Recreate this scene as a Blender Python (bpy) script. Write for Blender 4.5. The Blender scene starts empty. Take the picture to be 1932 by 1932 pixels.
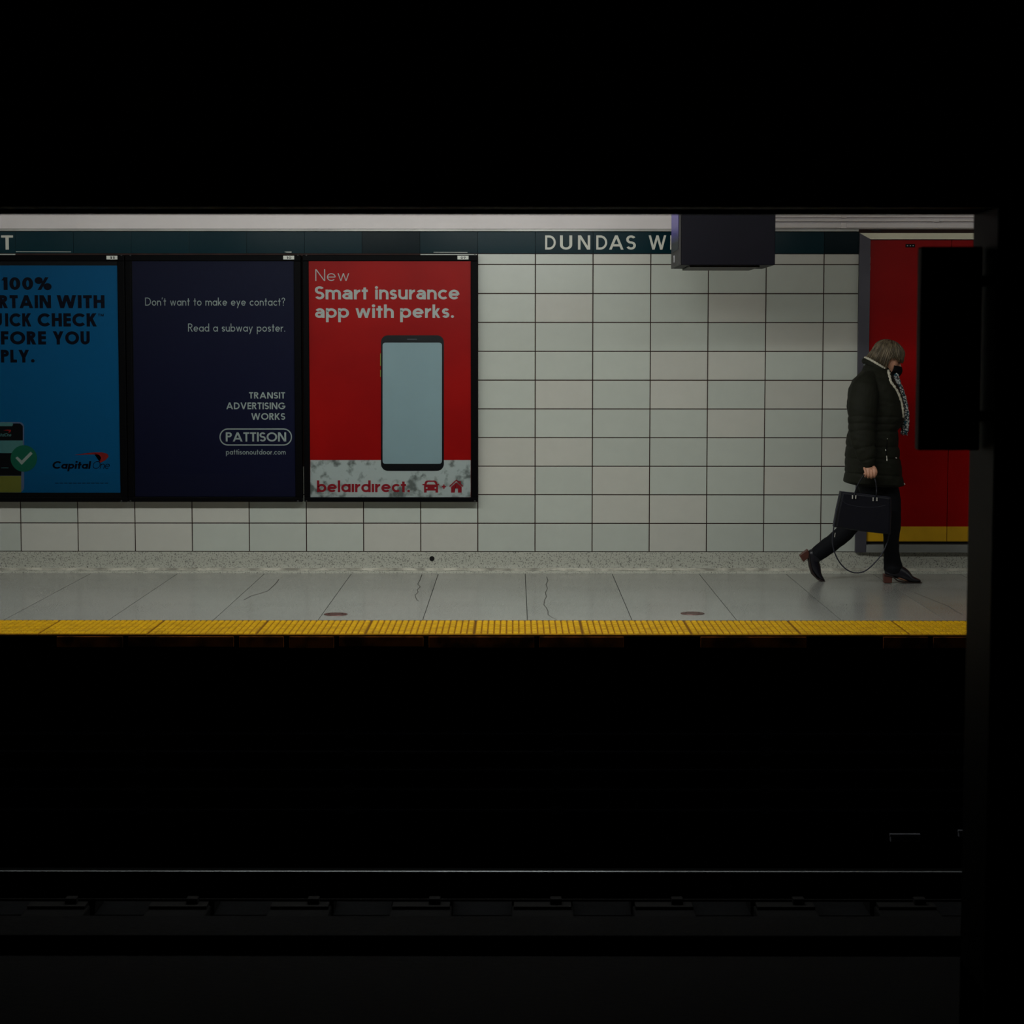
import bpy, bmesh, math, random
from mathutils import Vector, Matrix
C = bpy.context.scene.collection
sc = bpy.context.scene
PI = math.pi
rnd = random.Random(7)

# ------------------------------------------------------------------ camera
EYE = Vector((0.0, 0.0, 1.6))
FPX = 3895.0                      # focal length in pixels of a 1932 wide frame
PITCH = math.radians(4.57); YAW = 0.0013; ROLL = math.radians(0.03)
cam_data = bpy.data.cameras.new('camera'); cam = bpy.data.objects.new('camera', cam_data); C.objects.link(cam)
cam_data.sensor_width = 36.0; cam_data.lens = 36.0 * FPX / 1932.0
cam_data.clip_start = 0.1; cam_data.clip_end = 200
CAMR = Matrix.Rotation(YAW, 3, 'Z') @ Matrix.Rotation(PI/2 - PITCH, 3, 'X') @ Matrix.Rotation(ROLL, 3, 'Z')
cam.matrix_world = Matrix.Translation(EYE) @ CAMR.to_4x4()
cam_data.dof.use_dof = True; cam_data.dof.focus_distance = 14.3; cam_data.dof.aperture_fstop = 4.0
sc.camera = cam

# ------------------------------------------------------------------ world, view
w = bpy.data.worlds.new('world'); sc.world = w; w.use_nodes = True
w.node_tree.nodes['Background'].inputs[0].default_value = (0.5, 0.65, 1.0, 1)
w.node_tree.nodes['Background'].inputs[1].default_value = 0.0022
sc.view_settings.view_transform = 'Standard'; sc.view_settings.look = 'None'
sc.view_settings.exposure = -0.85; sc.view_settings.gamma = 1.0; sc.view_settings.use_curve_mapping = False

# ------------------------------------------------------------------ platform lighting: a row of fluorescent fixtures over the platform edge
LAMP_Y, LAMP_Z = 11.42, 2.66
#            x centre, watts
LAMPS = [(-6.6, 15), (-4.9, 15), (-3.2, 21), (-1.6, 60), (0.0, 96), (1.6, 26), (3.3, 6), (5.0, 8), (6.7, 10)]
LAMP_COL = (0.97, 1.0, 0.96)

def at(x, y, Y):
    """photograph pixel -> world point on the vertical plane at distance Y"""
    d = CAMR @ Vector(((x - 966) / FPX, (966 - y) / FPX, -1.0))
    return EYE + d * (Y / d.y)

# ------------------------------------------------------------------ helpers
def lin(c):
    return tuple(((v/255)/12.92 if v/255 <= 0.04045 else ((v/255 + 0.055)/1.055) ** 2.4) for v in c)

def mat(name, col, rough=0.5, metal=0.0, var=0.0, scale=20.0, bump=0.0, bscale=None, spec=0.5, emis=None, estr=0.0,
        objvar=0.0, stretch=None, col2=None, thr=None, coat=0.0, detail=3.0):
    """procedural material; col is linear rgb"""
    m = bpy.data.materials.new(name); m.use_nodes = True
    nt = m.node_tree; N = nt.nodes; L = nt.links; b = N['Principled BSDF']
    b.inputs['Roughness'].default_value = rough; b.inputs['Metallic'].default_value = metal
    b.inputs['Specular IOR Level'].default_value = spec
    b.inputs['Coat Weight'].default_value = coat
    b.inputs['Base Color'].default_value = (*col, 1)
    tc = N.new('ShaderNodeTexCoord'); mp = N.new('ShaderNodeMapping'); L.new(tc.outputs['Object'], mp.inputs[0])
    if stretch: mp.inputs['Scale'].default_value = stretch
    out = None
    if var or col2:
        n = N.new('ShaderNodeTexNoise'); n.inputs['Scale'].default_value = scale; n.inputs['Detail'].default_value = detail
        L.new(mp.outputs[0], n.inputs[0])
        r = N.new('ShaderNodeValToRGB')
        lo, hi = thr if thr else (0.3, 0.7)
        r.color_ramp.elements[0].position = lo; r.color_ramp.elements[1].position = hi
        c2 = col2 if col2 else tuple(v * (1 - var) for v in col)
        r.color_ramp.elements[0].color = (*c2, 1); r.color_ramp.elements[1].color = (*col, 1)
        L.new(n.outputs['Fac'], r.inputs[0]); out = r.outputs[0]
    if objvar:
        oi = N.new('ShaderNodeObjectInfo'); ml = N.new('ShaderNodeMath'); ml.operation = 'MULTIPLY_ADD'
        L.new(oi.outputs['Random'], ml.inputs[0]); ml.inputs[1].default_value = objvar; ml.inputs[2].default_value = 1 - objvar
        mx = N.new('ShaderNodeVectorMath'); mx.operation = 'SCALE'
        if out: L.new(out, mx.inputs[0])
        else: mx.inputs[0].default_value = col
        L.new(ml.outputs[0], mx.inputs['Scale']); out = mx.outputs[0]
    if out: L.new(out, b.inputs['Base Color'])
    if bump:
        n2 = N.new('ShaderNodeTexNoise'); n2.inputs['Scale'].default_value = bscale or scale; n2.inputs['Detail'].default_value = 4
        L.new(mp.outputs[0], n2.inputs[0])
        bp = N.new('ShaderNodeBump'); bp.inputs['Strength'].default_value = bump; bp.inputs['Distance'].default_value = 0.01
        L.new(n2.outputs['Fac'], bp.inputs['Height']); L.new(bp.outputs[0], b.inputs['Normal'])
    if emis:
        b.inputs['Emission Color'].default_value = (*emis, 1); b.inputs['Emission Strength'].default_value = estr
    return m

def link(name, me, material=None, parent=None, loc=None, smooth=False, **props):
    o = bpy.data.objects.new(name, me); C.objects.link(o)
    if material is not None and me is not None and not me.materials: me.materials.append(material)
    if parent: o.parent = parent
    if loc is not None: o.location = loc
    if smooth and me:
        for p in me.polygons: p.use_smooth = True
    for k, v in props.items(): o[k] = v
    return o

def bm_obj(name, bm, material, parent=None, smooth=False, **props):
    me = bpy.data.meshes.new(name)
    bmesh.ops.recalc_face_normals(bm, faces=bm.faces[:])
    bm.to_mesh(me); bm.free()
    return link(name, me, material, parent, smooth=smooth, **props)

def box(bm, x0, x1, y0, y1, z0, z1, bev=0.0):
    vs = [bm.verts.new((x, y, z)) for x in (x0, x1) for y in (y0, y1) for z in (z0, z1)]
    f = [(0,1,3,2), (4,6,7,5), (0,4,5,1), (2,3,7,6), (0,2,6,4), (1,5,7,3)]
    fs = [bm.faces.new([vs[i] for i in q]) for q in f]
    if bev > 0:
        es = list({e for q in fs for e in q.edges})
        bmesh.ops.bevel(bm, geom=es, offset=bev, segments=2, profile=0.5, affect='EDGES')

def boxo(name, material, x0, x1, y0, y1, z0, z1, bev=0.0, parent=None, **props):
    bm = bmesh.new(); box(bm, min(x0,x1), max(x0,x1), min(y0,y1), max(y0,y1), min(z0,z1), max(z0,z1), bev)
    return bm_obj(name, bm, material, parent, **props)

def empty(name, label, cat, loc=(0,0,0), group=None):
    o = bpy.data.objects.new(name, None); C.objects.link(o); o.location = loc; o.empty_display_size = 0.1
    o['label'] = label; o['category'] = cat
    if group: o['group'] = group
    return o

def keep(o, parent):
    """parent without moving (parents are unrotated)"""
    o.parent = parent
    o.location = o.location - parent.location if isinstance(parent, bpy.types.Object) else o.location
    return o

def under(parent, objs):
    for o in objs: keep(o, parent)

def struct(o): o['kind'] = 'structure'; return o

def prism(bm, pts, y0, y1):
    """polygon in the xz plane extruded along y"""
    a = [bm.verts.new((p[0], y0, p[1])) for p in pts]; b = [bm.verts.new((p[0], y1, p[1])) for p in pts]
    n = len(pts)
    fs = [bm.faces.new(a), bm.faces.new(b[::-1])]
    for i in range(n): bm.faces.new((a[i], b[i], b[(i+1) % n], a[(i+1) % n]))
    bmesh.ops.triangulate(bm, faces=[f for f in fs if len(f.verts) > 4])

def lathe_y(bm, cx, cz, prof, n=20):
    """rings of (radius, y) around an axis along y"""
    rings = []
    for r, y in prof:
        rings.append([bm.verts.new((cx + r*math.cos(2*PI*i/n), y, cz + r*math.sin(2*PI*i/n))) for i in range(n)])
    for a, b in zip(rings, rings[1:]):
        for i in range(n): bm.faces.new((a[i], a[(i+1)%n], b[(i+1)%n], b[i]))
    bm.faces.new(rings[0]); bm.faces.new(rings[-1][::-1])

def catmull(pts, k=4):
    if len(pts) < 3 or k <= 1: return [tuple(p) for p in pts]
    out = []; n = len(pts)
    for i in range(n-1):
        p0 = pts[max(i-1,0)]; p1 = pts[i]; p2 = pts[i+1]; p3 = pts[min(i+2,n-1)]
        for j in range(k):
            t = j/k
            out.append(tuple(0.5*((2*b) + (-a+c)*t + (2*a-5*b+4*c-d)*t*t + (-a+3*b-3*c+d)*t**3) for a,b,c,d in zip(p0,p1,p2,p3)))
    out.append(tuple(pts[-1])); return out

def tube(bm, pts, n=12, k=4, caps=True, closed=False, ref=Vector((0,1,0))):
    """pts: (x,y,z,r1,r2) swept; r1 across, r2 along ref. rounded ends"""
    pts = [tuple(p) + ((p[3],) if len(p) == 4 else ()) for p in pts]
    P = catmull(pts, k)
    V = [Vector(p[:3]) for p in P]; m = len(P)
    rings = []
    def ring(c, t, r1, r2):
        rr = ref
        if abs(t.dot(ref)) > 0.95: rr = Vector((1,0,0)) if abs(t.x) < 0.8 else Vector((0,0,1))
        b = (rr - t*rr.dot(t)).normalized(); nn = t.cross(b).normalized()
        return [bm.verts.new(c + nn*(r1*math.cos(2*PI*i/n)) + b*(r2*math.sin(2*PI*i/n))) for i in range(n)]
    for i in range(m):
        if closed: t = (V[(i+1)%(m-1)] - V[(i-1)%(m-1)]).normalized()
        else: t = (V[min(i+1,m-1)] - V[max(i-1,0)]).normalized()
        r1, r2 = P[i][3], P[i][4]
        if i == 0 and caps and not closed:
            for a in (85, 60, 30):
                a = math.radians(a); rings.append(ring(V[0] - t*min(r1,r2)*math.sin(a), t, r1*math.cos(a), r2*math.cos(a)))
        if closed and i == m-1: continue
        rings.append(ring(V[i], t, r1, r2))
        if i == m-1 and caps and not closed:
            for a in (30, 60, 85):
                a = math.radians(a); rings.append(ring(V[i] + t*min(r1,r2)*math.sin(a), t, r1*math.cos(a), r2*math.cos(a)))
    pairs = list(zip(rings, rings[1:]))
    if closed: pairs.append((rings[-1], rings[0]))
    for a, b in pairs:
        for i in range(n): bm.faces.new((a[i], a[(i+1)%n], b[(i+1)%n], b[i]))
    if not closed: bm.faces.new(rings[0][::-1]); bm.faces.new(rings[-1])

def ellipsoid(bm, M, rx, ry, rz, seg=20, rings=12):
    r = bmesh.ops.create_uvsphere(bm, u_segments=seg, v_segments=rings, radius=1.0)
    bmesh.ops.transform(bm, matrix=M @ Matrix.Diagonal((rx, ry, rz, 1)), verts=r['verts'])

def remeshed(name, bm, material, voxel, parent=None, smooth_it=3, disp=None, **props):
    """one continuous surface from overlapping closed shapes"""
    me = bpy.data.meshes.new(name); bmesh.ops.recalc_face_normals(bm, faces=bm.faces[:]); bm.to_mesh(me); bm.free()
    t = bpy.data.objects.new('tmp', me); C.objects.link(t)
    r = t.modifiers.new('r', 'REMESH'); r.mode = 'VOXEL'; r.voxel_size = voxel; r.use_smooth_shade = True
    if smooth_it:
        s = t.modifiers.new('s', 'SMOOTH'); s.iterations = smooth_it; s.factor = 0.5
    dg = bpy.context.evaluated_depsgraph_get(); dg.update()
    me2 = bpy.data.meshes.new_from_object(t.evaluated_get(dg)); me2.name = name
    bpy.data.objects.remove(t); bpy.data.meshes.remove(me)
    if disp:
        n_ = len(me2.vertices); co = [0.0]*(3*n_); no = [0.0]*(3*n_)
        me2.vertices.foreach_get('co', co); me2.vertices.foreach_get('normal', no)
        out = []
        for i in range(0, 3*n_, 3): out.extend(disp(Vector(co[i:i+3]), Vector(no[i:i+3])))
        me2.vertices.foreach_set('co', out); me2.update()
    o = link(name, me2, None, parent, smooth=True, **props)
    me2.materials.clear(); me2.materials.append(material)
    return o
# ------------------------------------------------------------------ a stroke alphabet (geometric sans), drawn as polygons
def glyph(ch, w, xh=0.66, alt=False):
    h = w/2; q = []                       # q: list of polygons
    def bar(x0, y0, x1, y1):
        d = Vector((x1-x0, y1-y0)); n = Vector((-d.y, d.x)).normalized()*h
        q.append([(x0+n.x,y0+n.y),(x0-n.x,y0-n.y),(x1-n.x,y1-n.y),(x1+n.x,y1+n.y)])
    def dg(x0, x1, y0=0.0, y1=1.0, k=1.0):
        L = math.hypot(x1-x0, y1-y0); a = min(h*L/abs(y1-y0), h*2.2)*k
        q.append([(x0-a,y0),(x0+a,y0),(x1+a,y1),(x1-a,y1)])
    def arc(cx, cy, rx, ry, a0, a1):
        n = max(3, int(abs(a1-a0)/12)); pr = None
        for i in range(n+1):
            a = math.radians(a0 + (a1-a0)*i/n); c, s = math.cos(a), math.sin(a)
            o = (cx+(rx+h)*c, cy+(ry+h)*s); i_ = (cx+(rx-h)*c, cy+(ry-h)*s)
            if pr: q.append([pr[0], pr[1], i_, o])
            pr = (o, i_)
    def dot(x, y, r=None):
        r = r or h*1.15; q.append([(x+r*math.cos(2*PI*i/12), y+r*math.sin(2*PI*i/12)) for i in range(12)])
    R = 0.5 - h; r = xh/2 - h; B = xh/2; W = 0.6
    if ch == 'A': W = .86+w*.4; dg(h*1.1, W/2); dg(W-h*1.1, W/2); bar(W*.24, .3, W*.76, .3)
    elif ch == 'B':
        W = .6; bar(h,0,h,1); rr = .265-h*.5
        for cy, ry in ((.755, .245-h*.5), (.255,.255-h*.5)):
            ry2 = ry - h*.5; arc(W-h-rr+.02, cy, rr-h*.3, ry2, -90, 90); bar(h, cy+ry2, W-h-rr+.03, cy+ry2); bar(h, cy-ry2, W-h-rr+.03, cy-ry2)
    elif ch == 'C': W = .88; arc(.5,.5,R,R,42,318)
    elif ch == 'D': W = .8; bar(h,0,h,1); arc(.3,.5,.5-h,R,-90,90); bar(h,h,.31,h); bar(h,1-h,.31,1-h)
    elif ch == 'E': W = .52; bar(h,0,h,1); [bar(h,y,W,y) for y in (h,.52,1-h)]
    elif ch == 'F': W = .5; bar(h,0,h,1); bar(h,1-h,W,1-h); bar(h,.5,W*.95,.5)
    elif ch == 'G': W = .95; arc(.5,.5,R,R,42,352); bar(.55,.45,.97,.45)
    elif ch == 'H': W = .7; bar(h,0,h,1); bar(W-h,0,W-h,1); bar(h,.53,W-h,.53)
    elif ch == 'I': W = w; bar(h,0,h,1)
    elif ch == 'K': W = .66+w*.3; bar(h,0,h,1); dg(w*.7,W-h*1.5,.38,1); dg(W-h*1.3,w*1.3,0,.6)
    elif ch == 'L': W = .48; bar(h,0,h,1); bar(h,h,W,h)
    elif ch == 'M': W = .95; dg(h,h+.06); dg(W-h,W-h-.06); dg(W/2,h+.07); dg(W/2,W-h-.07)
    elif ch == 'N': W = .72+w*.3; bar(h,0,h,1); bar(W-h,0,W-h,1); dg(W-h*1.3,h*1.3,0,1)
    elif ch == 'O': W = 1.0; arc(.5,.5,R,R,0,360)
    elif ch == 'P': W = .58; bar(h,0,h,1); arc(W-.27,.73,.27-h,.27-h,-90,90); bar(h,.46+h,W-.26,.46+h); bar(h,1-h,W-.26,1-h)
    elif ch == 'Q': W = 1.02; arc(.5,.5,R,R,0,360); bar(.6,.38,.98,.02)
    elif ch == 'R': W = .6+w*.2; bar(h,0,h,1); arc(.31,.73,.27-h,.27-h,-90,90); bar(h,.46+h,.32,.46+h); bar(h,1-h,.32,1-h); dg(W-h*1.3,.3,0,.47)
    elif ch == 'S': W = .58; a = .26-h*.55; b = .25-h*.5; arc(W/2,1-h-b,a,b,30,270); arc(W/2,h+b+.0,a,1-2*h-2*b-b+0*h if False else b,90,-155)
    elif ch == 'T': W = .56; bar(W/2,0,W/2,1); bar(0,1-h,W,1-h)
    elif ch == 'U': W = .66; rr = W/2-h; bar(h,rr+h,h,1); bar(W-h,rr+h,W-h,1); arc(W/2,rr+h,rr,rr,180,360)
    elif ch == 'V': W = .84; dg(W/2,h*1.1); dg(W/2,W-h*1.1)
    elif ch == 'W': W = 1.25; a=h*1.1; dg(W*.28,a); dg(W*.28,W/2); dg(W*.72,W/2); dg(W*.72,W-a)
    elif ch == 'X': W = .74; dg(h*1.2,W-h*1.2); dg(W-h*1.2,h*1.2)
    elif ch == 'Y': W = .8; bar(W/2,0,W/2,.46); dg(W/2,h*1.2,.4,1); dg(W/2,W-h*1.2,.4,1)
    elif ch == '0': W = .64; arc(W/2,.5,W/2-h,R,0,360)
    elif ch == '1': W = .34; bar(W-h,0,W-h,1); dg(h*.6,W-h*1.2,.74,.97,.7)
    elif ch == '9': W = .62; arc(W/2,.68,W/2-h,.32-h,0,360); dg(W*.38,W-h,.0,.62,.9)
    elif ch == '%': W = .95; [arc(x,y,.2-h*.7,.24-h*.7,0,360) for x,y in ((.22,.74),(.73,.26))]; dg(.25,.7,0,1,.8)
    elif ch == ' ': W = .3
    elif ch == '.': W = w*1.3; dot(W/2, h*1.15)
    elif ch == "'": W = w; dg(h*.6,h*1.3,.78,1.02,.8)
    elif ch == '?': W = .5; arc(W/2,.78,.22-h*.7,.22-h,190,-60); bar(W*.56,.58,W/2,.28); dot(W/2,h*1.15)
    elif ch == '+': W = .6; bar(0,.4,W,.4); bar(W/2,.1,W/2,.7)
    elif ch in 'aq' and not (alt and ch == 'a'): W = xh; arc(B,B,r,r,0,360); bar(W-h,0 if ch=='a' else -.32,W-h,xh)
    elif ch == 'a':
        W = xh*.88; rx = W/2-h; t = xh-h-rx*.85
        bar(W-h,0,W-h,t); arc(W/2,t,rx,rx*.85,0,150); ry = xh*.3-h*.75; arc(W*.44,h+ry,W*.44-h,ry,0,360); bar(W*.44,h+2*ry,W-h,h+2*ry); bar(W*.5,h,W-h*2,h*1.25)
    elif ch == 'b': W = xh; arc(B,B,r,r,0,360); bar(h,0,h,1)
    elif ch == 'c': W = xh*.86; arc(B,B,r,r,45,315)
    elif ch == 'd': W = xh; arc(B,B,r,r,0,360); bar(W-h,0,W-h,1)
    elif ch == 'e': W = xh; arc(B,B,r,r,-2,318); bar(h,B,W-h,B)
    elif ch in 'iı': W = w; bar(h,0,h,xh); (dot(h,.9,h*1.25) if ch == 'i' else None)
    elif ch == 'k': W = .48+w*.3; bar(h,0,h,1); dg(w*.7,W-h*1.6,.24,xh,.9); dg(W-h*1.3,w*1.2,0,.4,.9)
    elif ch == 'l': W = w; bar(h,0,h,1)
    elif ch in 'nmh':
        ww = xh*.78 if ch == 'm' else xh*.86; rr = ww/2-h; x = 0; bar(h,0,h,1 if ch == 'h' else xh)
        for i in range(2 if ch == 'm' else 1):
            arc(x+ww/2, xh-h-rr, rr, rr, 0, 180); bar(x+ww-h,0,x+ww-h,xh-h-rr); x += ww - w
        W = x + w
    elif ch == 'o': W = xh; arc(B,B,r,r,0,360)
    elif ch == 'p': W = xh; arc(B,B,r,r,0,360); bar(h,-.32,h,xh)
    elif ch == 'r': W = xh*.5+w*.2; bar(h,0,h,xh); rr = W-h*1.5; arc(W+.0, xh-h-rr, rr, rr, 90, 175)
    elif ch == 's': W = xh*.66; a = W/2-h; b = (xh-2*h)/4; arc(W/2,xh-h-b,a,b,25,270); arc(W/2,h+b,a,b,90,-155)
    elif ch == 't': W = .3+w*.5; bar(W/2,0,W/2,.9); bar(0,xh-h,W,xh-h)
    elif ch == 'u': W = xh*.86; rr = W/2-h; bar(h,rr+h,h,xh); bar(W-h,0,W-h,xh); arc(W/2,rr+h,rr,rr,180,360)
    elif ch == 'w': W = xh*1.35; a=h*1.1; dg(W*.28,a,0,xh,.9); dg(W*.28,W/2,0,xh,.9); dg(W*.72,W/2,0,xh,.9); dg(W*.72,W-a,0,xh,.9)
    elif ch == 'y': W = xh*.9; dg(W/2,h*1.1,0,xh,.95); dg(W*.22,W-h*1.1,-.32,xh,.95)
    return W, q

def text_polys(s, w, xh=.66, track=.1, alt=False):
    x = 0; out = []
    for ch in s:
        W, q = glyph(ch, w, xh, alt)
        out += [[(px+x, py) for px, py in p] for p in q]; x += W + track
    return x - track, out

def write(name, s, box_px, Y, w, material, parent, xh=.66, track=.1, alt=False, slant=0.0, thick=0.0006, tz=1.0, **props):
    """letters filling the pixel box (x0, x1, y_top_of_caps, y_baseline) of the photograph on plane Y"""
    x0, x1, yt, yb = box_px
    a = at(x0, yb, Y); b = at(x1, yb, Y); t = at((x0+x1)/2, yt, Y)
    W, polys = text_polys(s, w, xh, track, alt)
    sx = (b.x - a.x)/W; sz = (t.z - a.z)/tz
    bm = bmesh.new()
    for k_, p in enumerate(polys):
        pts = [(a.x + px*sx + slant*py*sz, a.z + py*sz) for px, py in p]
        f = [bm.verts.new((X, Y - thick + .00003*(k_ % 9), Z)) for X, Z in pts]
        g = [bm.verts.new((X, Y, Z)) for X, Z in pts]
        bm.faces.new(f); n = len(f)
        for i in range(n): bm.faces.new((f[i], g[i], g[(i+1)%n], f[(i+1)%n]))
    me = bpy.data.meshes.new(name); bmesh.ops.recalc_face_normals(bm, faces=bm.faces[:]); bm.to_mesh(me); bm.free()
    return link(name, me, material, parent, **props)

def rrect(x0, x1, z0, z1, r, n=6):
    pts = []
    for cx, cz, a0 in ((x1-r,z1-r,0),(x0+r,z1-r,90),(x0+r,z0+r,180),(x1-r,z0+r,270)):
        for i in range(n+1):
            a = math.radians(a0+90*i/n); pts.append((cx+r*math.cos(a), cz+r*math.sin(a)))
    return pts

def flat(name, polys_px, Y, material, parent, thick=0.0006, **props):
    """flat print: pixel polygons on plane Y"""
    bm = bmesh.new()
    for k_, p in enumerate(polys_px):
        pts = [at(x, y, Y) for x, y in p]
        prism(bm, [(v.x, v.z) for v in pts], Y - thick + .00004*(k_ % 7), Y)
    return bm_obj(name, bm, material, parent, **props)

def rr_px(x0, x1, y0, y1, r): return rrect(x0, x1, y0, y1, r)
# ------------------------------------------------------------------ materials
TILE = lin((203, 208, 199))
m_tile = mat('glazed_tile', TILE, rough=0.32, objvar=0.07, var=0.05, scale=6)
m_tile2 = mat('glazed_tile_warm', lin((209, 208, 199)), rough=0.32, objvar=0.07, var=0.05, scale=6)
m_grout = mat('grout', lin((62, 40, 35)), rough=0.9, var=0.4, scale=12)
m_teal = mat('teal_tile', lin((13, 50, 60)), rough=0.2, objvar=0.3, spec=.04)
m_teal_dark = mat('teal_tile_dark', lin((7, 30, 37)), rough=0.2, objvar=0.2, spec=.04)
m_teal_seam = mat('teal_seam', lin((40, 70, 75)), rough=0.8)
m_letter = mat('letter_white', lin((225, 226, 215)), rough=0.4)
m_white = mat('white_paint', lin((248, 241, 242)), rough=0.55, var=0.06, scale=2.5)
m_trim = mat('metal_trim', lin((190, 190, 185)), rough=0.4, metal=0.3, var=0.5, scale=1.7, stretch=(1, 1, 1))
m_steel = mat('brushed_steel', lin((150, 148, 152)), rough=0.38, metal=0.85, var=0.25, scale=3, stretch=(1, 1, .3))
m_jamb = mat('door_frame_paint', lin((92, 90, 100)), rough=.45, metal=.3, spec=.3, var=.3, scale=3)
m_red = mat('red_door_paint', lin((162, 0, 2)), spec=.15, rough=0.42, var=0.15, scale=3)
m_yellow = mat('yellow_paint', lin((222, 170, 12)), rough=0.45, var=0.12, scale=8)
m_black = mat('black_metal', lin((9, 9, 11)), rough=0.6, spec=0.12)
m_dark = mat('dark_steel', lin((26, 24, 24)), rough=0.6, var=0.4, scale=9)
m_terrazzo_base = mat('terrazzo_base', lin((192, 192, 180)), rough=0.5, col2=lin((84, 82, 76)), scale=120, thr=(0.30, 0.48), detail=5)
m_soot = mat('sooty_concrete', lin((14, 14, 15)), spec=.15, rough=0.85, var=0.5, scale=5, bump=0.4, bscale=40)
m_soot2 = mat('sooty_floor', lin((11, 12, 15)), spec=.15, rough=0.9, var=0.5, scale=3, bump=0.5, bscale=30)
m_beam = mat('beam_paint', lin((30, 34, 40)), rough=0.6, var=0.3, scale=1.5, stretch=(.3, 1, 2))
m_column = mat('column_paint', lin((16, 15, 14)), spec=.06, rough=0.55, var=0.3, scale=2)
m_conduit = mat('conduit_grey', lin((104, 104, 112)), rough=0.5, var=0.3, scale=4)
m_rail = mat('rail_steel', lin((24, 23, 23)), rough=0.7, spec=.15)
m_railtop = mat('polished_rail_head', lin((74, 76, 78)), rough=0.3, metal=1.0)
m_rust = mat('rusty_edge', lin((160, 90, 32)), spec=.1, rough=0.8, col2=lin((72, 44, 24)), scale=7, thr=(.4, .6))
m_hole = mat('hole_black', (0.002, 0.002, 0.002), rough=0.9)

# terrazzo floor: fine speckle, broad worn patches
def floor_mat():
    m = mat('terrazzo_floor', lin((168, 169, 164)), rough=0.24, col2=lin((130, 131, 127)), scale=130, thr=(0.32, 0.6), bump=0.02, bscale=2.5, objvar=0.06, spec=0.45)
    nt = m.node_tree; N = nt.nodes; L = nt.links; b = N['Principled BSDF']
    tc = N.new('ShaderNodeTexCoord'); n = N.new('ShaderNodeTexNoise'); n.inputs['Scale'].default_value = 1.3; n.inputs['Detail'].default_value = 5
    L.new(tc.outputs['Object'], n.inputs[0])
    r = N.new('ShaderNodeMapRange'); r.inputs[1].default_value = .3; r.inputs[2].default_value = .7; r.inputs[3].default_value = .88; r.inputs[4].default_value = 1.06
    L.new(n.outputs['Fac'], r.inputs[0])
    s = N.new('ShaderNodeVectorMath'); s.operation = 'SCALE'
    src = b.inputs['Base Color'].links[0].from_socket
    L.new(src, s.inputs[0]); L.new(r.outputs[0], s.inputs['Scale']); L.new(s.outputs[0], b.inputs['Base Color'])
    r2 = N.new('ShaderNodeMapRange'); r2.inputs[3].default_value = .14; r2.inputs[4].default_value = .22
    L.new(n.outputs['Fac'], r2.inputs[0]); L.new(r2.outputs[0], b.inputs['Roughness'])
    return m
m_floor = floor_mat()

# ------------------------------------------------------------------ lamps (above the platform edge, hidden from this view by the beam)
m_tube = mat('lit_diffuser', (0.9, 0.9, 0.85), emis=LAMP_COL, estr=4.0)
m_housing = mat('lamp_housing', lin((200, 200, 198)), rough=0.5)
fx0 = None
LAMP_WHERE = ['far left of the posters, outermost', 'second from the left end', 'over the blue poster', 'over the navy poster', 'over the red poster and station name',
              'beside the hanging monitor', 'over the red door', 'right of the red door', 'far right, outermost']
for i, (x, wt) in enumerate(LAMPS):
    o = empty('ceiling_light', 'linear fluorescent ceiling light above the platform edge, ' + LAMP_WHERE[i], 'light', (x, LAMP_Y, LAMP_Z), 'ceiling lights above the platform edge')
    if fx0 is None:
        bm = bmesh.new(); box(bm, -.75, .75, -.1, .1, .03, .09, .01); box(bm, -.75, .75, -.115, -.1, -.06, .09)  # second box: side plate added to shield the tracks from the lamp
        h1 = bm_obj('housing', bm, m_housing, o)
        bm = bmesh.new(); box(bm, -.73, .73, -.085, .09, -.005, .028, .006); h2 = bm_obj('diffuser', bm, m_tube, o); fx0 = (h1, h2)
    else:
        for s in fx0: c = s.copy(); C.objects.link(c); c.parent = o
    ld = bpy.data.lights.new('lamp_light', 'AREA'); ld.shape = 'RECTANGLE'; ld.size = 1.46; ld.size_y = 0.17; ld.energy = wt; ld.color = LAMP_COL
    lo = bpy.data.objects.new('lamp_light', ld); C.objects.link(lo); lo.parent = o; lo.location = (0, 0.005, -0.012)
    lo.rotation_euler = (math.radians(38), 0, 0)

# ------------------------------------------------------------------ far wall
WY = 14.6
Z = lambda y, Y=WY: at(966, y, Y).z
X = lambda x, y, Y=WY: at(x, y, Y).x
PX = 0.4057; JX = X(1009.3, 1041)
ZB = Z(1041); ZT = Z(499); PZ = (ZT - ZB)/10; ZTOP = Z(478.5); ZW = Z(437); ZM = Z(433)
XL, XR = -5.2, 5.6
DX0 = X(1617, 700); DX1 = DX0 + 1.235           # door frame outer edges
ZD0 = ZB; ZD1 = Z(440)
wall = struct(boxo('wall_back', m_grout, XL-1, XR+1, WY+.006, WY+.3, 0, 3.2))
def tile(x0, x1, z0, z1, material, gap=.0035, name='tile', thick=.007, bev=.0012, cache={}):
    w_, h_ = round(x1-x0-2*gap, 4), round(z1-z0-2*gap, 4)
    if w_ < .012 or h_ < .012: return
    k = (w_, h_, material.name)
    if k not in cache:
        bm = bmesh.new(); box(bm, -w_/2, w_/2, -thick/2, thick/2, -h_/2, h_/2, bev)
        me = bpy.data.meshes.new(name); bmesh.ops.recalc_face_normals(bm, faces=bm.faces[:]); bm.to_mesh(me); bm.free(); cache[k] = me
    return link(name, cache[k], material, wall, ((x0+x1)/2, WY + .0035 + rnd.uniform(-.0004, .0004), (z0+z1)/2))
FX0, FX1, FZ0, FZ1 = X(-70, 700), X(880, 700), Z(930), Z(500)      # wholly hidden behind the advertising frames
i0 = int((XL-JX)/PX) - 1
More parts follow.
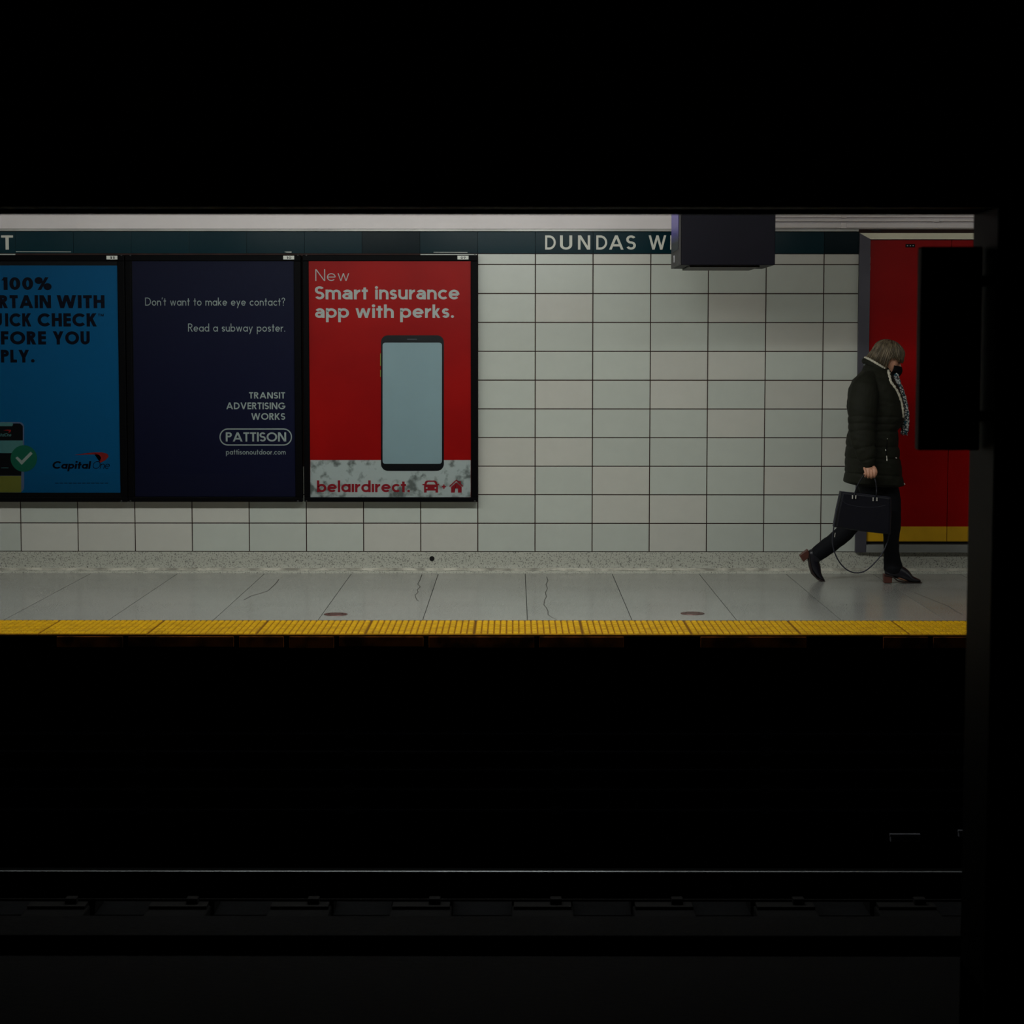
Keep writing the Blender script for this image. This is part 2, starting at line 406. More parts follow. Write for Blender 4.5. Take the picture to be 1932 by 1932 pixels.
for i in range(i0, 16):
    x0, x1 = JX + i*PX, JX + (i+1)*PX
    if x0 > XR or x1 < XL: continue
    for j in range(-1, 11):
        z0, z1 = (ZB + j*PZ, ZB + (j+1)*PZ) if j < 10 else (ZT, ZTOP)
        if j < 0: continue
        if FX0 < x0 and x1 < FX1 and z0 > FZ0 and z1 < FZ1+.2 and j >= 3: continue
        a, b = x0, x1
        if a < DX0 < b: b = DX0 + .004
        elif a >= DX0 and b <= DX1: continue
        elif a < DX1 < b: a = DX1 - .004
        tile(a, b, z0, z1, m_tile2 if rnd.random() < .3 else m_tile)
    # teal name band
    if x0 >= DX0 - .05 and x1 <= DX1 + .05: continue
    a, b = x0, x1
    if a < DX0 < b: b = DX0 + .003
    elif a < DX1 < b: a = DX1 - .003
    dk = i in (-3, 5)
    tile(a, b, ZTOP, ZW, m_teal_dark if dk else m_teal, gap=.0008, name='band_tile')
# lettering on the band, letters 1 mm proud
LY = WY - .0005
def band_word(s, x0, x1, nm='station_name'):
    write(nm, s, (x0, x1, 444, 471), LY, .155, m_letter, wall, track=.3, thick=.0008)
for s, x0, x1 in (('D',1028.5,1048.5),('U',1056.5,1079.5),('N',1090.5,1113.5),('D',1125,1145.5),('A',1149,1176.5),('S',1181.5,1199.5),
                  ('W',1223.5,1257),('E',1264.5,1278),('S',1287,1303),('T',1310,1330),
                  ('T',2.5,25),('S',-27,-9),('E',-48,-34)):
    band_word(s, x0, x1, 'station_letter')
# chipped white edge marks under the band
flat('chip', [[(30,474.3),(134,474.8),(134,475.6),(60,475.4),(30,475.3)]], LY, m_letter, wall)
flat('chip', [[(818,475.6),(882,475.8),(882,476.6),(818,476.3)]], LY, m_letter, wall)
flat('chip', [[(536,475),(550,475),(550,476.4),(540,476.2)]], LY, m_letter, wall)
# painted upper wall
boxo('painted_upper_wall', m_white, XL-1, XR+1, WY-.012, WY+.01, ZM+.004, 2.8, parent=wall)
boxo('cover_strip', m_trim, XL-1, DX0-.004, WY-.022, WY+.01, ZW+.001, ZM+.002, .002, parent=wall)

# conduits on the upper wall, right of the monitor
for n_, (y0, y1, xa) in enumerate(((396, 411.5, 1300), (413.5, 419, 1300), (420.5, 431, 1300))):
    za, zb = Z(y1), Z(y0); r = (za-zb)/2
    bm = bmesh.new()
    box(bm, X(xa, 420), XR+1, WY-.05 - (.015 if n_ == 1 else 0), WY-.012, min(za, zb)+.0015, max(za, zb)-.0015, .006)
    for jx in ((1590, 1763)[n_ % 2], ):
        xx = X(jx, 420); box(bm, xx-.02, xx+.02, WY-.056-(.015 if n_ == 1 else 0), WY-.012, min(za, zb)-.001, max(za, zb)+.001, .003)
    o = bm_obj('wall_conduit', bm, m_white)
    o['label'] = ('broad white cable duct highest on the wall right of the monitor', 'thin white cable duct, the middle one of three above the red door',
                  'white cable duct just above the steel door frame, lowest of three')[n_]
    o['category'] = 'conduit'

# ------------------------------------------------------------------ door
door = struct(boxo('door_1', m_dark, DX0+.03, DX1-.03, WY+.0, WY+.005, ZD0+.02, ZD1-.02))
fw_ = X(1637.5, 700) - DX0
zt0, zt1 = Z(451.5), Z(440); DY = WY - .035
sy = Z(1026.5)
bm = bmesh.new()
prism(bm, [(DX0, ZD0), (DX0+fw_, ZD0), (DX0+fw_, zt0), (DX0, zt1)], DY, WY+.01); bm_obj('frame_jamb', bm, m_jamb, door)
bm = bmesh.new()
prism(bm, [(DX1-fw_, ZD0), (DX1, ZD0), (DX1, zt1), (DX1-fw_, zt0)], DY, WY+.01); bm_obj('frame_jamb', bm, m_jamb, door)
bm = bmesh.new()
prism(bm, [(DX0, zt1), (DX0+fw_, zt0), (DX1-fw_, zt0), (DX1, zt1)], DY, WY+.01); bm_obj('frame_head', bm, mat('frame_head_lit', lin((238, 232, 205)), rough=.4, metal=.4, var=.3, scale=3), door)  # head paler than the jambs: light high on the wall put into its colour
boxo('door_sill', mat('sill_metal', lin((150, 152, 148)), rough=.5, metal=.1, var=.2, scale=3), DX0+fw_, DX1-fw_, DY-.01, WY+.01, ZD0, sy, .002, parent=door)
seam = X(1785.5, 1000, WY)
zl0, zk = Z(1020.5), Z(992.5)
for a, b in ((DX0+fw_+.003, seam-.002), (seam+.002, DX1-fw_-.003)):
    lf = boxo('door_leaf', m_red, a, b, WY-.018, WY+.004, zl0, zt0-.006, .001, parent=door)
    boxo('kick_stripe', m_yellow, a, b, WY-.0195, WY-.0175, zl0, zk, parent=lf)
hx = X(1637.5, 500)
for y in (497, 745, 985):
    z_ = Z(y); bm = bmesh.new(); box(bm, hx-.004, hx+.012, WY-.034, WY-.017, z_-.05, z_-.012, .002); box(bm, hx-.004, hx+.012, WY-.034, WY-.017, z_+.0, z_+.045, .002)
    bm_obj('hinge', bm, mat('hinge_metal', lin((190, 195, 190)), rough=.35, metal=.8) if y == 497 else bpy.data.materials['hinge_metal'], door)
bm = bmesh.new(); a, b = at(1708.5, 460.5, WY-.02), at(1726, 466.5, WY-.02); box(bm, a.x, b.x, WY-.026, WY-.017, b.z, a.z, .001)
dl = bm_obj('door_plate', bm, m_black, door)
for k in range(3):
    xx = a.x + (b.x-a.x)*(.2+.3*k); boxo('plate_screw', m_steel, xx-.004, xx+.004, WY-.0275, WY-.0255, (a.z+b.z)/2-.004, (a.z+b.z)/2+.004, parent=dl)
flat('paint_chip', [[(1642,435),(1650,432),(1662,434.5),(1662,436.5),(1648,436)]], WY-.0125, m_dark, wall)

# ------------------------------------------------------------------ terrazzo base
prof = [(WY+.01, ZB-.001), (WY-.002, ZB-.001), (WY-.003, .055), (WY-.006, .036), (WY-.018, .024), (WY-.042, .009), (WY-.052, .0005), (WY-.052, -.02), (WY+.01, -.02)]
bm = bmesh.new(); A = [bm.verts.new((XL-1, y, z)) for y, z in prof]; B_ = [bm.verts.new((XR+1, y, z)) for y, z in prof]
for i in range(len(prof)): bm.faces.new((A[i], A[(i+1)%len(prof)], B_[(i+1)%len(prof)], B_[i]))
base = struct(bm_obj('baseboard_back', bm, m_terrazzo_base))
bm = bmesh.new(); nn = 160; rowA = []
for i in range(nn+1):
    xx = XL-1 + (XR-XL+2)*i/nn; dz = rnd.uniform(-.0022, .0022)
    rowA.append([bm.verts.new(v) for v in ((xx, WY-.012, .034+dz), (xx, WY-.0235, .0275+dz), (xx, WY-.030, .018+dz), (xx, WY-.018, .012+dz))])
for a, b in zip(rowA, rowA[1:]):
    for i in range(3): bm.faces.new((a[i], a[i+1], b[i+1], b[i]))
bm_obj('cove_bead', bm, mat('pale_cement', lin((212, 208, 194)), rough=.8, col2=lin((150, 147, 136)), scale=9, thr=(.35, .6)), base)  # paler strip along the cove, mottled by noise
hc = at(815, 1054, WY-.003)
bm = bmesh.new(); lathe_y(bm, hc.x, hc.z, [(.018, WY+.0), (.018, WY-.005), (.0145, WY-.005), (.0145, WY-.0035)], 20); bm_obj('pipe_hole', bm, m_hole, base)

# ------------------------------------------------------------------ platform floor
def fl(x, y, z=0.0):
    d = CAMR @ Vector(((x-966)/FPX, (966-y)/FPX, -1.0)); return EYE + d*((z-EYE.z)/d.z)
YG = fl(966, 1170).y; YE = fl(966, 1196.5).y; YB = WY - .05
SX = fl(995, 1170).x; SP = (fl(1392, 1170).x - fl(602, 1170).x)/4
floor = struct(boxo('floor', mat('joint_dark', lin((34, 32, 31)), rough=.8), XL-1, XR+1, YE+.012, YB+.04, -.12, -.006))
sm = None
for i in range(-9, 10):
    x0 = SX + i*SP
    if sm is None:
        bm = bmesh.new(); box(bm, .0022, SP-.0022, YG+.001, YB+.01, -.02, 0, .0006)
        sm = bpy.data.meshes.new('floor_slab'); bmesh.ops.recalc_face_normals(bm, faces=bm.faces[:]); bm.to_mesh(sm); bm.free()
    link('floor_slab', sm, m_floor, floor, (x0, 0, rnd.uniform(-.0004, .0004)))
# hairline cracks across slabs
m_crack = mat('crack', lin((56, 54, 50)), rough=.9)
def crack(pts):
    bm = bmesh.new()
    P = [fl(x, y, .0006) for x, y in pts]
    for a, b in zip(P, P[1:]):
        d = (b-a).normalized(); n = Vector((-d.y, d.x, 0))*.0026
        bm.faces.new([bm.verts.new(v) for v in (a-n, b-n, b+n, a+n)])
    bm_obj('crack', bm, m_crack, floor)
crack([(796,1084),(792,1095),(788,1102),(793,1107),(787,1113),(789,1117),(783,1123),(786,1131),(790,1134)])
crack([(1031,1088),(1034,1095),(1030,1103),(1033,1110),(1029,1118),(1031,1126),(1028,1131),(1026,1141),(1031,1147),(1034,1153),(1034,1160),(1042,1165),(1050,1169)])
crack([(526,1093),(521,1100),(515,1106),(505,1115),(489,1120),(474,1124),(460,1132)])
crack([(1725,1118),(1750,1128),(1775,1138),(1790,1144),(1800,1151),(1816,1160)])
for (x, y, lab) in ((633.5, 1159.3, 'round rust-brown floor cover near the yellow strip under the red poster'), (1306.5, 1157.7, 'round rust-brown floor cover near the yellow strip below the dark monitor')):
    c = fl(x, y); r = abs(fl(x+22.5, y).x - fl(x, y).x)
    e = empty('floor_cover', lab, 'floor cover', (c.x, c.y, 0))
    bm = bmesh.new(); bmesh.ops.create_cone(bm, cap_ends=True, segments=32, radius1=r, radius2=r*.97, depth=.003); bmesh.ops.translate(bm, verts=bm.verts, vec=(0,0,.002))
    bm_obj('plate', bm, mat('cover_brass', lin((98, 62, 56)), rough=.4, metal=.4, var=.2, scale=10) if 'cover_brass' not in bpy.data.materials else bpy.data.materials['cover_brass'], e)
    for k in (-1, 1):
        bm = bmesh.new(); bmesh.ops.create_cone(bm, cap_ends=True, segments=10, radius1=.006, radius2=.006, depth=.0015, matrix=Matrix.Translation((k*r*.55, 0, .0042)))
        bm_obj('screw', bm, m_dark, e)

# ------------------------------------------------------------------ yellow tactile strip: tiles of raised pads
m_tact = mat('tactile_yellow', lin((230, 178, 8)), spec=.15, rough=.6, objvar=.1, col2=lin((196, 148, 16)), scale=9, thr=(.25, .6))
m_tact_low = mat('tactile_gap', lin((150, 102, 10)), spec=.1, rough=.7, var=.35, scale=14)
TS = .61; NX, NY = 17, 6
strip = struct(boxo('platform_edge', m_soot, XL-1, XR+1, YE+.01, YG, -.12, -.014))
bm = bmesh.new(); box(bm, .0015, TS-.0015, YE, YG-.001, -.014, -.0035)
tb = bpy.data.meshes.new('tactile_tile'); bmesh.ops.recalc_face_normals(bm, faces=bm.faces[:]); bm.to_mesh(tb); bm.free()
bm = bmesh.new(); px_, py_ = (TS-.01)/NX, (YG-YE-.03)/NY
for i in range(NX):
    for j in range(NY):
        cx, cy = .005 + (i+.5)*px_, YE + .018 + (j+.5)*py_
        a, b = px_*.41, py_*.40
        lo_ = [bm.verts.new((cx+s*a, cy+t*b, -.0036)) for s, t in ((-1,-1),(1,-1),(1,1),(-1,1))]
        hi_ = [bm.verts.new((cx+s*(a-.003), cy+t*(b-.004), .0015)) for s, t in ((-1,-1),(1,-1),(1,1),(-1,1))]
        bm.faces.new(hi_)
        for k in range(4): bm.faces.new((lo_[k], lo_[(k+1)%4], hi_[(k+1)%4], hi_[k]))
tp = bpy.data.meshes.new('raised_pads'); bmesh.ops.recalc_face_normals(bm, faces=bm.faces[:]); bm.to_mesh(tp); bm.free()
tx0 = fl(896, 1183).x
for i in range(-9, 10):
    t_ = link('tactile_tile', tb, m_tact_low, strip, (tx0 + i*TS, 0, rnd.uniform(-.0006, .0006)))
    link('raised_pads', tp, m_tact, t_, (0, 0, 0), kind='stuff')
# rusty nosing pieces just under the strip
x = XL
while x < XR:
    wd = rnd.choice((.28, .4, .5, .62))
    if rnd.random() < .82:
        boxo('nosing_piece', m_rust, x, x+wd-.03, YE-.003, YE+.03, -.068 - rnd.uniform(0, .012), -.0145, .002, parent=strip)
    x += wd

# ------------------------------------------------------------------ track bed
PZB = -1.40
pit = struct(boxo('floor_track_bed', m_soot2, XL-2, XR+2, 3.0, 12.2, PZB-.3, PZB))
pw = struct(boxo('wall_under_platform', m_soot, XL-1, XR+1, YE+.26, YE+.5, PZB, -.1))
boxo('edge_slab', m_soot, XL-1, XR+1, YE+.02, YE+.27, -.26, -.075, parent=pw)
cy_ = YE + .2
for n_, y in enumerate((1382, 1416, 1450, 1487, 1526)):
    z = at(600, y, cy_).z
    e = empty('wall_cable', ('topmost', 'second from the top', 'middle', 'fourth from the top', 'lowest')[n_] + ' of five dark cables clipped along the wall under the platform', 'cable', (0, cy_, z), 'cables under the platform')
    bm = bmesh.new(); tube(bm, [(XL-1, 0, 0, .018), (XR+1, 0, 0, .018)], n=8, k=1); bm_obj('sheath', bm, m_conduit, e, smooth=True)
    bm = bmesh.new(); box(bm, -.03, .03, -.026, .06, -.026, .026, .004); me = bpy.data.meshes.new('clip'); bm.to_mesh(me); bm.free()
    for k in range(-4, 5): link('clip', me, m_conduit, e, (X(660, 1450, cy_) + k*1.19, 0, 0))

def rail(yc, lab):
    zt = at(966, 1640, yc).z if yc > 10 else -1.14
    e = empty('rail', lab, 'rail', (0, yc, zt))
    P = [(-.036,-.004),(-.030,0),(.030,0),(.036,-.004)]
    body = [(.036,-.004),(.037,-.03),(.009,-.042),(.009,-.125),(.068,-.143),(.068,-.155),(-.068,-.155),(-.068,-.143),(-.009,-.125),(-.009,-.042),(-.037,-.03),(-.036,-.004)]
    def ext(pts, nm, mt):
        bm = bmesh.new(); A = [bm.verts.new((XL-1,)+p) for p in pts]; B = [bm.verts.new((XR+1,)+p) for p in pts]
        for i in range(len(pts)-1): bm.faces.new((A[i], A[i+1], B[i+1], B[i]))
        bm_obj(nm, bm, mt, e)
    head = [(-.037,-.014),(-.0365,-.009),(-.034,-.0045),(-.029,-.0015),(-.02,0),(.0,.0008),(.02,0),(.029,-.0015),(.034,-.0045),(.0365,-.009),(.037,-.014)]
    ext(head, 'rail_head', m_railtop); ext([(.037,-.014)] + body[1:-1] + [(-.037,-.014)], 'rail_web', m_rail)
    return zt
RY = fl(966, 1640, -1.14).y
zt = rail(RY, 'steel rail whose polished top catches the light, nearest the platform')
rail(RY - 1.5, 'dark steel rail behind the third rail cover board')
z_base = zt - .155
# sleepers
sp = (at(1080, 1720, RY-.4).x - at(845, 1720, RY-.4).x)
sx0 = at(1025, 1720, RY-.4).x
bm = bmesh.new(); box(bm, -.16, .16, RY-1.72, RY+.3, PZB+.001, z_base-.019, .01)
tm = bpy.data.meshes.new('sleeper'); bmesh.ops.recalc_face_normals(bm, faces=bm.faces[:]); bm.to_mesh(tm); bm.free()
bm = bmesh.new(); box(bm, -.15, .15, -.16, .16, 0, .018, .003); box(bm, -.1, -.04, .075, .13, .018, .05, .004); box(bm, .04, .1, -.13, -.075, .018, .05, .004)
pm_ = bpy.data.meshes.new('rail_plate'); bmesh.ops.recalc_face_normals(bm, faces=bm.faces[:]); bm.to_mesh(pm_); bm.free()
for i in range(-6, 6):
    vis = i + 4
    lb = ('dark sleeper block in the track bed, ' + ('leftmost','second','third','fourth','fifth','sixth','seventh','eighth')[vis] + (' one in view' if vis == 0 else ' from the left in view')) if 0 <= vis < 8 else \
         'dark sleeper block in the track bed, ' + ('just' if vis in (-1, 8) else 'one further') + ' beyond the ' + ('left edge of the view' if vis < 0 else 'foot of the dark column')
    s_ = link('sleeper', tm, m_soot, None, (sx0 + i*sp, 0, 0), label=lb, category='sleeper', group='sleepers in the track bed')
    for yy in (RY, RY-1.5): link('rail_plate', pm_, m_rail, s_, (0, yy, z_base-.0185))
# third rail cover board
ZC = -.95; CY0, CY1 = fl(966, 1765, ZC).y, fl(966, 1728, ZC).y
e = empty('cover_board', 'dark third rail cover board running along the track bed', 'cover board', (0, 0, 0))
boxo('board', m_soot2, XL-1, XR+1, CY0, CY1, ZC-.035, ZC, .004, parent=e)
boxo('side_board', m_soot2, XL-1, XR+1, CY0, CY0+.02, ZC-.12, ZC-.035, parent=e)
boxo('power_rail', m_rail, XL-1, XR+1, CY0+.12, CY0+.2, ZC-.24, ZC-.16, .01, parent=e)
for k in range(-4, 5): boxo('bracket', m_rail, k*1.25-.03, k*1.25+.03, CY0+.02, CY0+.06, PZB, ZC-.035, parent=e)
# centre median
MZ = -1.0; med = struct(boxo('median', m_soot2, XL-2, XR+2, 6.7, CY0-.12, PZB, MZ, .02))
# small boxes by the track near the column
for (a, b, c, d, lab) in ((1680,1735,1575,1589,'small flat grey box low on the track bed under the woman'), (1809,1816,1568,1580,'tiny pale marker on the track bed beside the column')):
    p, q = at(a, d, YE+.0), at(b, c, YE+.0)
    e = empty('junction_box', lab, 'box', (p.x, YE+.0, p.z))
    bm = bmesh.new(); box(bm, 0, q.x-p.x, 0, .26, 0, q.z-p.z, .004); bm_obj('casing', bm, m_conduit, e)
    bm = bmesh.new(); box(bm, -.004, q.x-p.x+.004, -.004, .02, (q.z-p.z)*.8, q.z-p.z+.004, .001); bm_obj('lid', bm, m_conduit, e)

# ------------------------------------------------------------------ centre column, blade sign, beam
cb, cf = 7.5, 7.1
c0 = at(1836, 400, cb).x
col = struct(boxo('support_column', m_column, c0, c0+.5, cf, cb, MZ, 2.6, .012))
boxo('base_plinth', m_column, c0-.0, c0+.52, cf-.02, cb, MZ, MZ+.35, .01, parent=col)
sy0 = 7.28
p, q = at(1732.5, 850, sy0), at(1835, 465, sy0)
e = empty('blade_sign', 'black upright sign box fixed to the side of the dark column', 'sign', (c0, sy0, p.z))
bm = bmesh.new(); box(bm, p.x, c0-.01, sy0, sy0+.07, p.z, q.z, .006); a_ = bm_obj('sign_box', bm, m_black, e)
bm = bmesh.new(); box(bm, p.x+.012, c0-.02, sy0-.004, sy0+.001, p.z+.012, q.z-.012, .002); b_ = bm_obj('front_panel', bm, m_black, e)
br = [boxo('bracket', m_dark, c0-.02, c0+.0, sy0+.02, sy0+.05, z-.02, z+.02, .003, parent=e) for z in (p.z+.12, q.z-.12)]
for o in [a_, b_] + br: o.location = -e.location
bz = at(700, 405.5, cb).z
z3, z2 = at(966, 318, cf).z, at(966, 264, cf).z
beam = struct(boxo('ceiling_beam', m_beam, XL-2, XR+2, cf+.05, cb-.02, bz+.0, 3.9))
boxo('lower_flange', m_beam, XL-2, XR+2, cf, cb, bz, bz+.05, .006, parent=beam)
boxo('beam_conduit', m_beam, XL-2, XR+2, cf-.03, cf+.05, z3, z3+.03, .008, parent=beam)
boxo('upper_ledge', m_beam, XL-2, XR+2, cf-.06, cf+.05, z2, z2+.06, .006, parent=beam)

# ------------------------------------------------------------------ ceilings
m_ceil = mat('platform_ceiling', lin((232, 230, 226)), rough=.8)
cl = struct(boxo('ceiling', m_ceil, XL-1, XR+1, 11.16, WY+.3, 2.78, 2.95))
boxo('lamp_baffle', m_soot, XL-1, XR+1, 11.08, 11.16, 2.5, 4.0, parent=cl)  # first box: unseen downstand added to keep lamp light off the tracks
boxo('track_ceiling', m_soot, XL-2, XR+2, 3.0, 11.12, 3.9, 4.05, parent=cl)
# platform the photograph is taken from
struct(boxo('floor_near', m_floor, XL-1, XR+1, -2.5, 3.0, -.3, 0.0))
struct(boxo('wall_near', m_soot, XL-1, XR+1, -2.8, -2.5, 0, 3.9))

# ------------------------------------------------------------------ hanging monitor
MY0, MY1 = 13.0, 13.65
fa, fb = at(1284.5, 500, MY0), at(1463.5, 380, MY0)
mz0 = fa.z; mx0, mx1 = fa.x, fb.x
m_case = mat('monitor_case', lin((10, 8, 19)), spec=.08, rough=.5, var=.25, scale=3)
m_case2 = mat('monitor_trim', lin((52, 50, 50)), spec=.2, rough=.5)
def screen_mat():
    m = bpy.data.materials.new('monitor_screen'); m.use_nodes = True; nt = m.node_tree; N = nt.nodes; L = nt.links; b = N['Principled BSDF']
    b.inputs['Base Color'].default_value = (.01, .01, .015, 1); b.inputs['Roughness'].default_value = .3; b.inputs['Specular IOR Level'].default_value = .1
    tc = N.new('ShaderNodeTexCoord'); sp_ = N.new('ShaderNodeSeparateXYZ'); L.new(tc.outputs['Generated'], sp_.inputs[0])
    r = N.new('ShaderNodeValToRGB'); cr = r.color_ramp
    cr.elements[0].position = .12; cr.elements[0].color = (.004, .006, .007, 1)
    cr.elements[1].position = .6; cr.elements[1].color = (.05, .038, .17, 1)
    k = cr.elements.new(.3); k.color = (.03, .024, .11, 1)
    k = cr.elements.new(.9); k.color = (.03, .028, .07, 1)
    L.new(sp_.outputs[2], r.inputs[0]); L.new(r.outputs[0], b.inputs['Emission Color']); b.inputs['Emission Strength'].default_value = 1.6
    return m
e = empty('hanging_monitor', 'dark boxy monitor hanging from the ceiling over the platform', 'monitor', ((mx0+mx1)/2, MY0, mz0))
bm = bmesh.new(); box(bm, mx0+.004, mx1, MY0, MY1, mz0, 2.66, .004); parts = [bm_obj('casing', bm, m_case, e)]
bm = bmesh.new(); box(bm, mx0+.06, mx1-.09, MY0+.05, MY1-.02, mz0-.012, mz0+.0, .003); parts.append(bm_obj('underside_plate', bm, m_case2, e))
bm = bmesh.new(); box(bm, mx0-.012, mx0+.004, MY0+.02, MY1, mz0-.0, 2.66, .003); parts.append(bm_obj('bezel', bm, m_case2, e))
bm = bmesh.new(); box(bm, mx0-.015, mx0-.011, MY0+.05, MY1-.05, mz0+.1, 2.62); parts.append(bm_obj('screen', bm, screen_mat(), e))
bm = bmesh.new(); box(bm, mx0-.018, mx0-.01, MY1-.3, MY1-.28, mz0+.03, mz0+.075, .001); parts.append(bm_obj('handle', bm, m_steel, e))
bm = bmesh.new(); tube(bm, [((mx0+mx1)/2, (MY0+MY1)/2, 2.62, .025), ((mx0+mx1)/2, (MY0+MY1)/2, 2.79, .025)], n=12, k=1); parts.append(bm_obj('hanger_pole', bm, m_dark, e))
for o in parts: o.location = -e.location
# ------------------------------------------------------------------ advertising frames
AY = WY - .062                       # front plane of the print
m_navy = mat('print_navy', lin((30, 31, 60)), spec=.1, rough=.4)
m_blue = mat('print_blue', lin((14, 112, 170)), spec=.1, rough=.4, var=.05, scale=2)
m_redp = mat('print_red', lin((202, 18, 16)), spec=.15, rough=.4, col2=lin((182, 12, 14)), scale=1.6, thr=(.35, .65))
m_whitep = mat('print_white', lin((212, 218, 214)), rough=.4)
m_marble = mat('print_marble', lin((212, 218, 216)), rough=.4, col2=lin((120, 126, 122)), scale=14, thr=(.36, .5), detail=6)
m_ink = mat('print_dark_ink', lin((14, 16, 34)), spec=.1, rough=.4)
m_blackp = mat('print_black', lin((18, 18, 24)), rough=.3)
m_grey = mat('print_soft_white', lin((196, 205, 200)), rough=.4)
m_screenp = mat('print_screen', lin((172, 196, 204)), rough=.35, var=.05, scale=3)
m_crimson = mat('print_crimson', lin((170, 14, 36)), rough=.4)
m_green = mat('print_green', lin((14, 120, 92)), rough=.4)
m_mint = mat('print_mint', lin((100, 160, 160)), rough=.4)
m_olive = mat('print_olive', lin((150, 150, 60)), rough=.4)
m_lilac = mat('print_lilac', lin((110, 130, 170)), rough=.4)
m_swoosh = mat('print_swoosh', lin((176, 34, 32)), rough=.4)
m_mount = mat('mount_board', lin((16, 12, 16)), spec=.2, rough=.5)
m_tagw = mat('tag_white', lin((225, 228, 220)), rough=.5)
m_frame = mat('frame_black', lin((3, 3, 5)), rough=.5, spec=.06)
def glass_mat():
    m = bpy.data.materials.new('cover_glass'); m.use_nodes = True; nt = m.node_tree; N = nt.nodes; L = nt.links; N.clear()
    o = N.new('ShaderNodeOutputMaterial'); mx = N.new('ShaderNodeMixShader'); t = N.new('ShaderNodeBsdfTransparent'); g = N.new('ShaderNodeBsdfGlossy')
    t.inputs[0].default_value = (.93, .95, .95, 1)
    g.inputs['Roughness'].default_value = .02; f = N.new('ShaderNodeFresnel'); f.inputs[0].default_value = 1.5
    L.new(f.outputs[0], mx.inputs[0]); L.new(t.outputs[0], mx.inputs[1]); L.new(g.outputs[0], mx.inputs[2]); L.new(mx.outputs[0], o.inputs[0])
    return m
m_glass = glass_mat()

def ad_frame(x0, x1, ix0, ix1, iy0, iy1, printmat, label, num, numx):
    Yf = WY - .078
    a, b = at(x0, 947, Yf), at(x1, 481, Yf)
    i0, i1 = at(ix0, iy1, AY), at(ix1, iy0, AY)
    e = empty('advertising_frame', label, 'poster frame', ((a.x+b.x)/2, Yf, a.z))
    L_ = []
    fx0, fx1, fz0, fz1 = a.x, b.x, a.z, b.z
    def fr(nm, p, q, r, s, y0=Yf, mt=m_frame, bev=.004):
        bm = bmesh.new(); box(bm, p, q, y0, WY-.0006, r, s, bev); o = bm_obj(nm, bm, mt, e); L_.append(o); return o
    t = .028
    o1 = at(x0+11, 938.5, Yf); o2 = at(x1-13, 492.5, Yf)
    fr('frame_rail', fx0, fx1, o2.z, fz1); fr('frame_rail', fx0, fx1, fz0, o1.z)
    fr('frame_stile', fx0, o1.x, o1.z, o2.z); fr('frame_stile', o2.x, fx1, o1.z, o2.z)
    bm = bmesh.new(); box(bm, fx0+.01, fx1-.01, AY+.003, WY-.001, fz0+.01, fz1-.01); L_.append(bm_obj('back_board', bm, m_mount, e))
    bm = bmesh.new(); box(bm, i0.x, i1.x, AY, AY+.002, i0.z, i1.z); poster = bm_obj('poster', bm, printmat, e); L_.append(poster)
    bm = bmesh.new(); box(bm, o1.x-.002, o2.x+.002, AY-.012, AY-.009, o1.z-.002, o2.z+.002); L_.append(bm_obj('glass_pane', bm, m_glass, e))
    p, q = at(numx[0], 489.6, Yf), at(numx[1], 482.6, Yf)
    bm = bmesh.new(); box(bm, p.x, q.x, Yf-.0012, Yf+.001, p.z, q.z); tag_ = bm_obj('number_tag', bm, m_tagw, e); L_.append(tag_)
    w_ = numx[1]-numx[0]
    write('number', num, (numx[0]+w_*.3, numx[0]+w_*.74, 483.8, 488.6), Yf-.0012, .2, m_blackp, tag_, track=.12)
    # little latch clips on the outer corners
    for xx in (x0+4, x1-5):
        for yy in (481.6, 945.6):
            c = at(xx, yy, Yf); bm = bmesh.new(); lathe_y(bm, c.x, c.z, [(.007, Yf+.001), (.007, Yf-.004), (.005, Yf-.005)], 10); L_.append(bm_obj('latch', bm, m_dark, e))
    for o in L_: o.location = -e.location
    return poster

P1 = AY - .0002; P2 = AY - .001; P3 = AY - .0018; P4 = AY - .0026
# --- frame 11, blue bank poster (cut by the left edge of the photograph)
po = ad_frame(-94, 234, -84, 221, 501, 929.5, m_blue, 'black wall frame with the blue poster and green tick, cut off at left', '11', (201, 221.5))
BW = .235
for s, x0, x1, y0, y1 in (('BE',-52,-13,523,547),('100%',3.5,97,523,547),
                          ('CE',-49,-6,557,581.5),('RTAIN',-2,96.5,557,581.5),('WITH',107,197.5,557,581.5),
                          ('QU',-50,4,591,616),('ICK',10,60,591,616),('CHECK',71,183.5,591,616),
                          ('BE',-45,-7,625,650),('FORE',2,87,625,650),('YOU',99.5,169.5,625,650),
                          ('AP',-38,-2,660,684),('PLY.',2,66,660,684)):
    write('headline', s, (x0, x1, y0, y1), P1, BW, m_ink, po, track=.1)
write('trade_mark', 'TM', (185, 196, 592, 597), P1, .17, m_ink, po, track=.15)
flat('phone_picture', [rr_px(-40, 45.5, 796, 929.3, 10)], P1, m_lilac, po)
flat('phone_screen', [[(-38, 831), (-38, 808), (-34, 799), (38, 799), (43, 804), (43, 831)], [(-38, 855), (43, 855), (40, 897.5), (-38, 897.5)]], P2, m_blackp, po)
flat('phone_notch', [rr_px(-12, 24.5, 797, 804, 3)], P3, m_mint, po)
flat('screen_band', [[(-38, 831), (43, 831), (43, 855), (-38, 855)]], P2, m_mint, po)
flat('screen_card', [[(-38, 898), (40, 898), (40, 929.2), (-38, 929.2)]], P2, m_olive, po)
write('card_word', 'italOne', (0, 21, 817, 823.5), P3, .13, m_mint, po, track=.1, slant=.2)
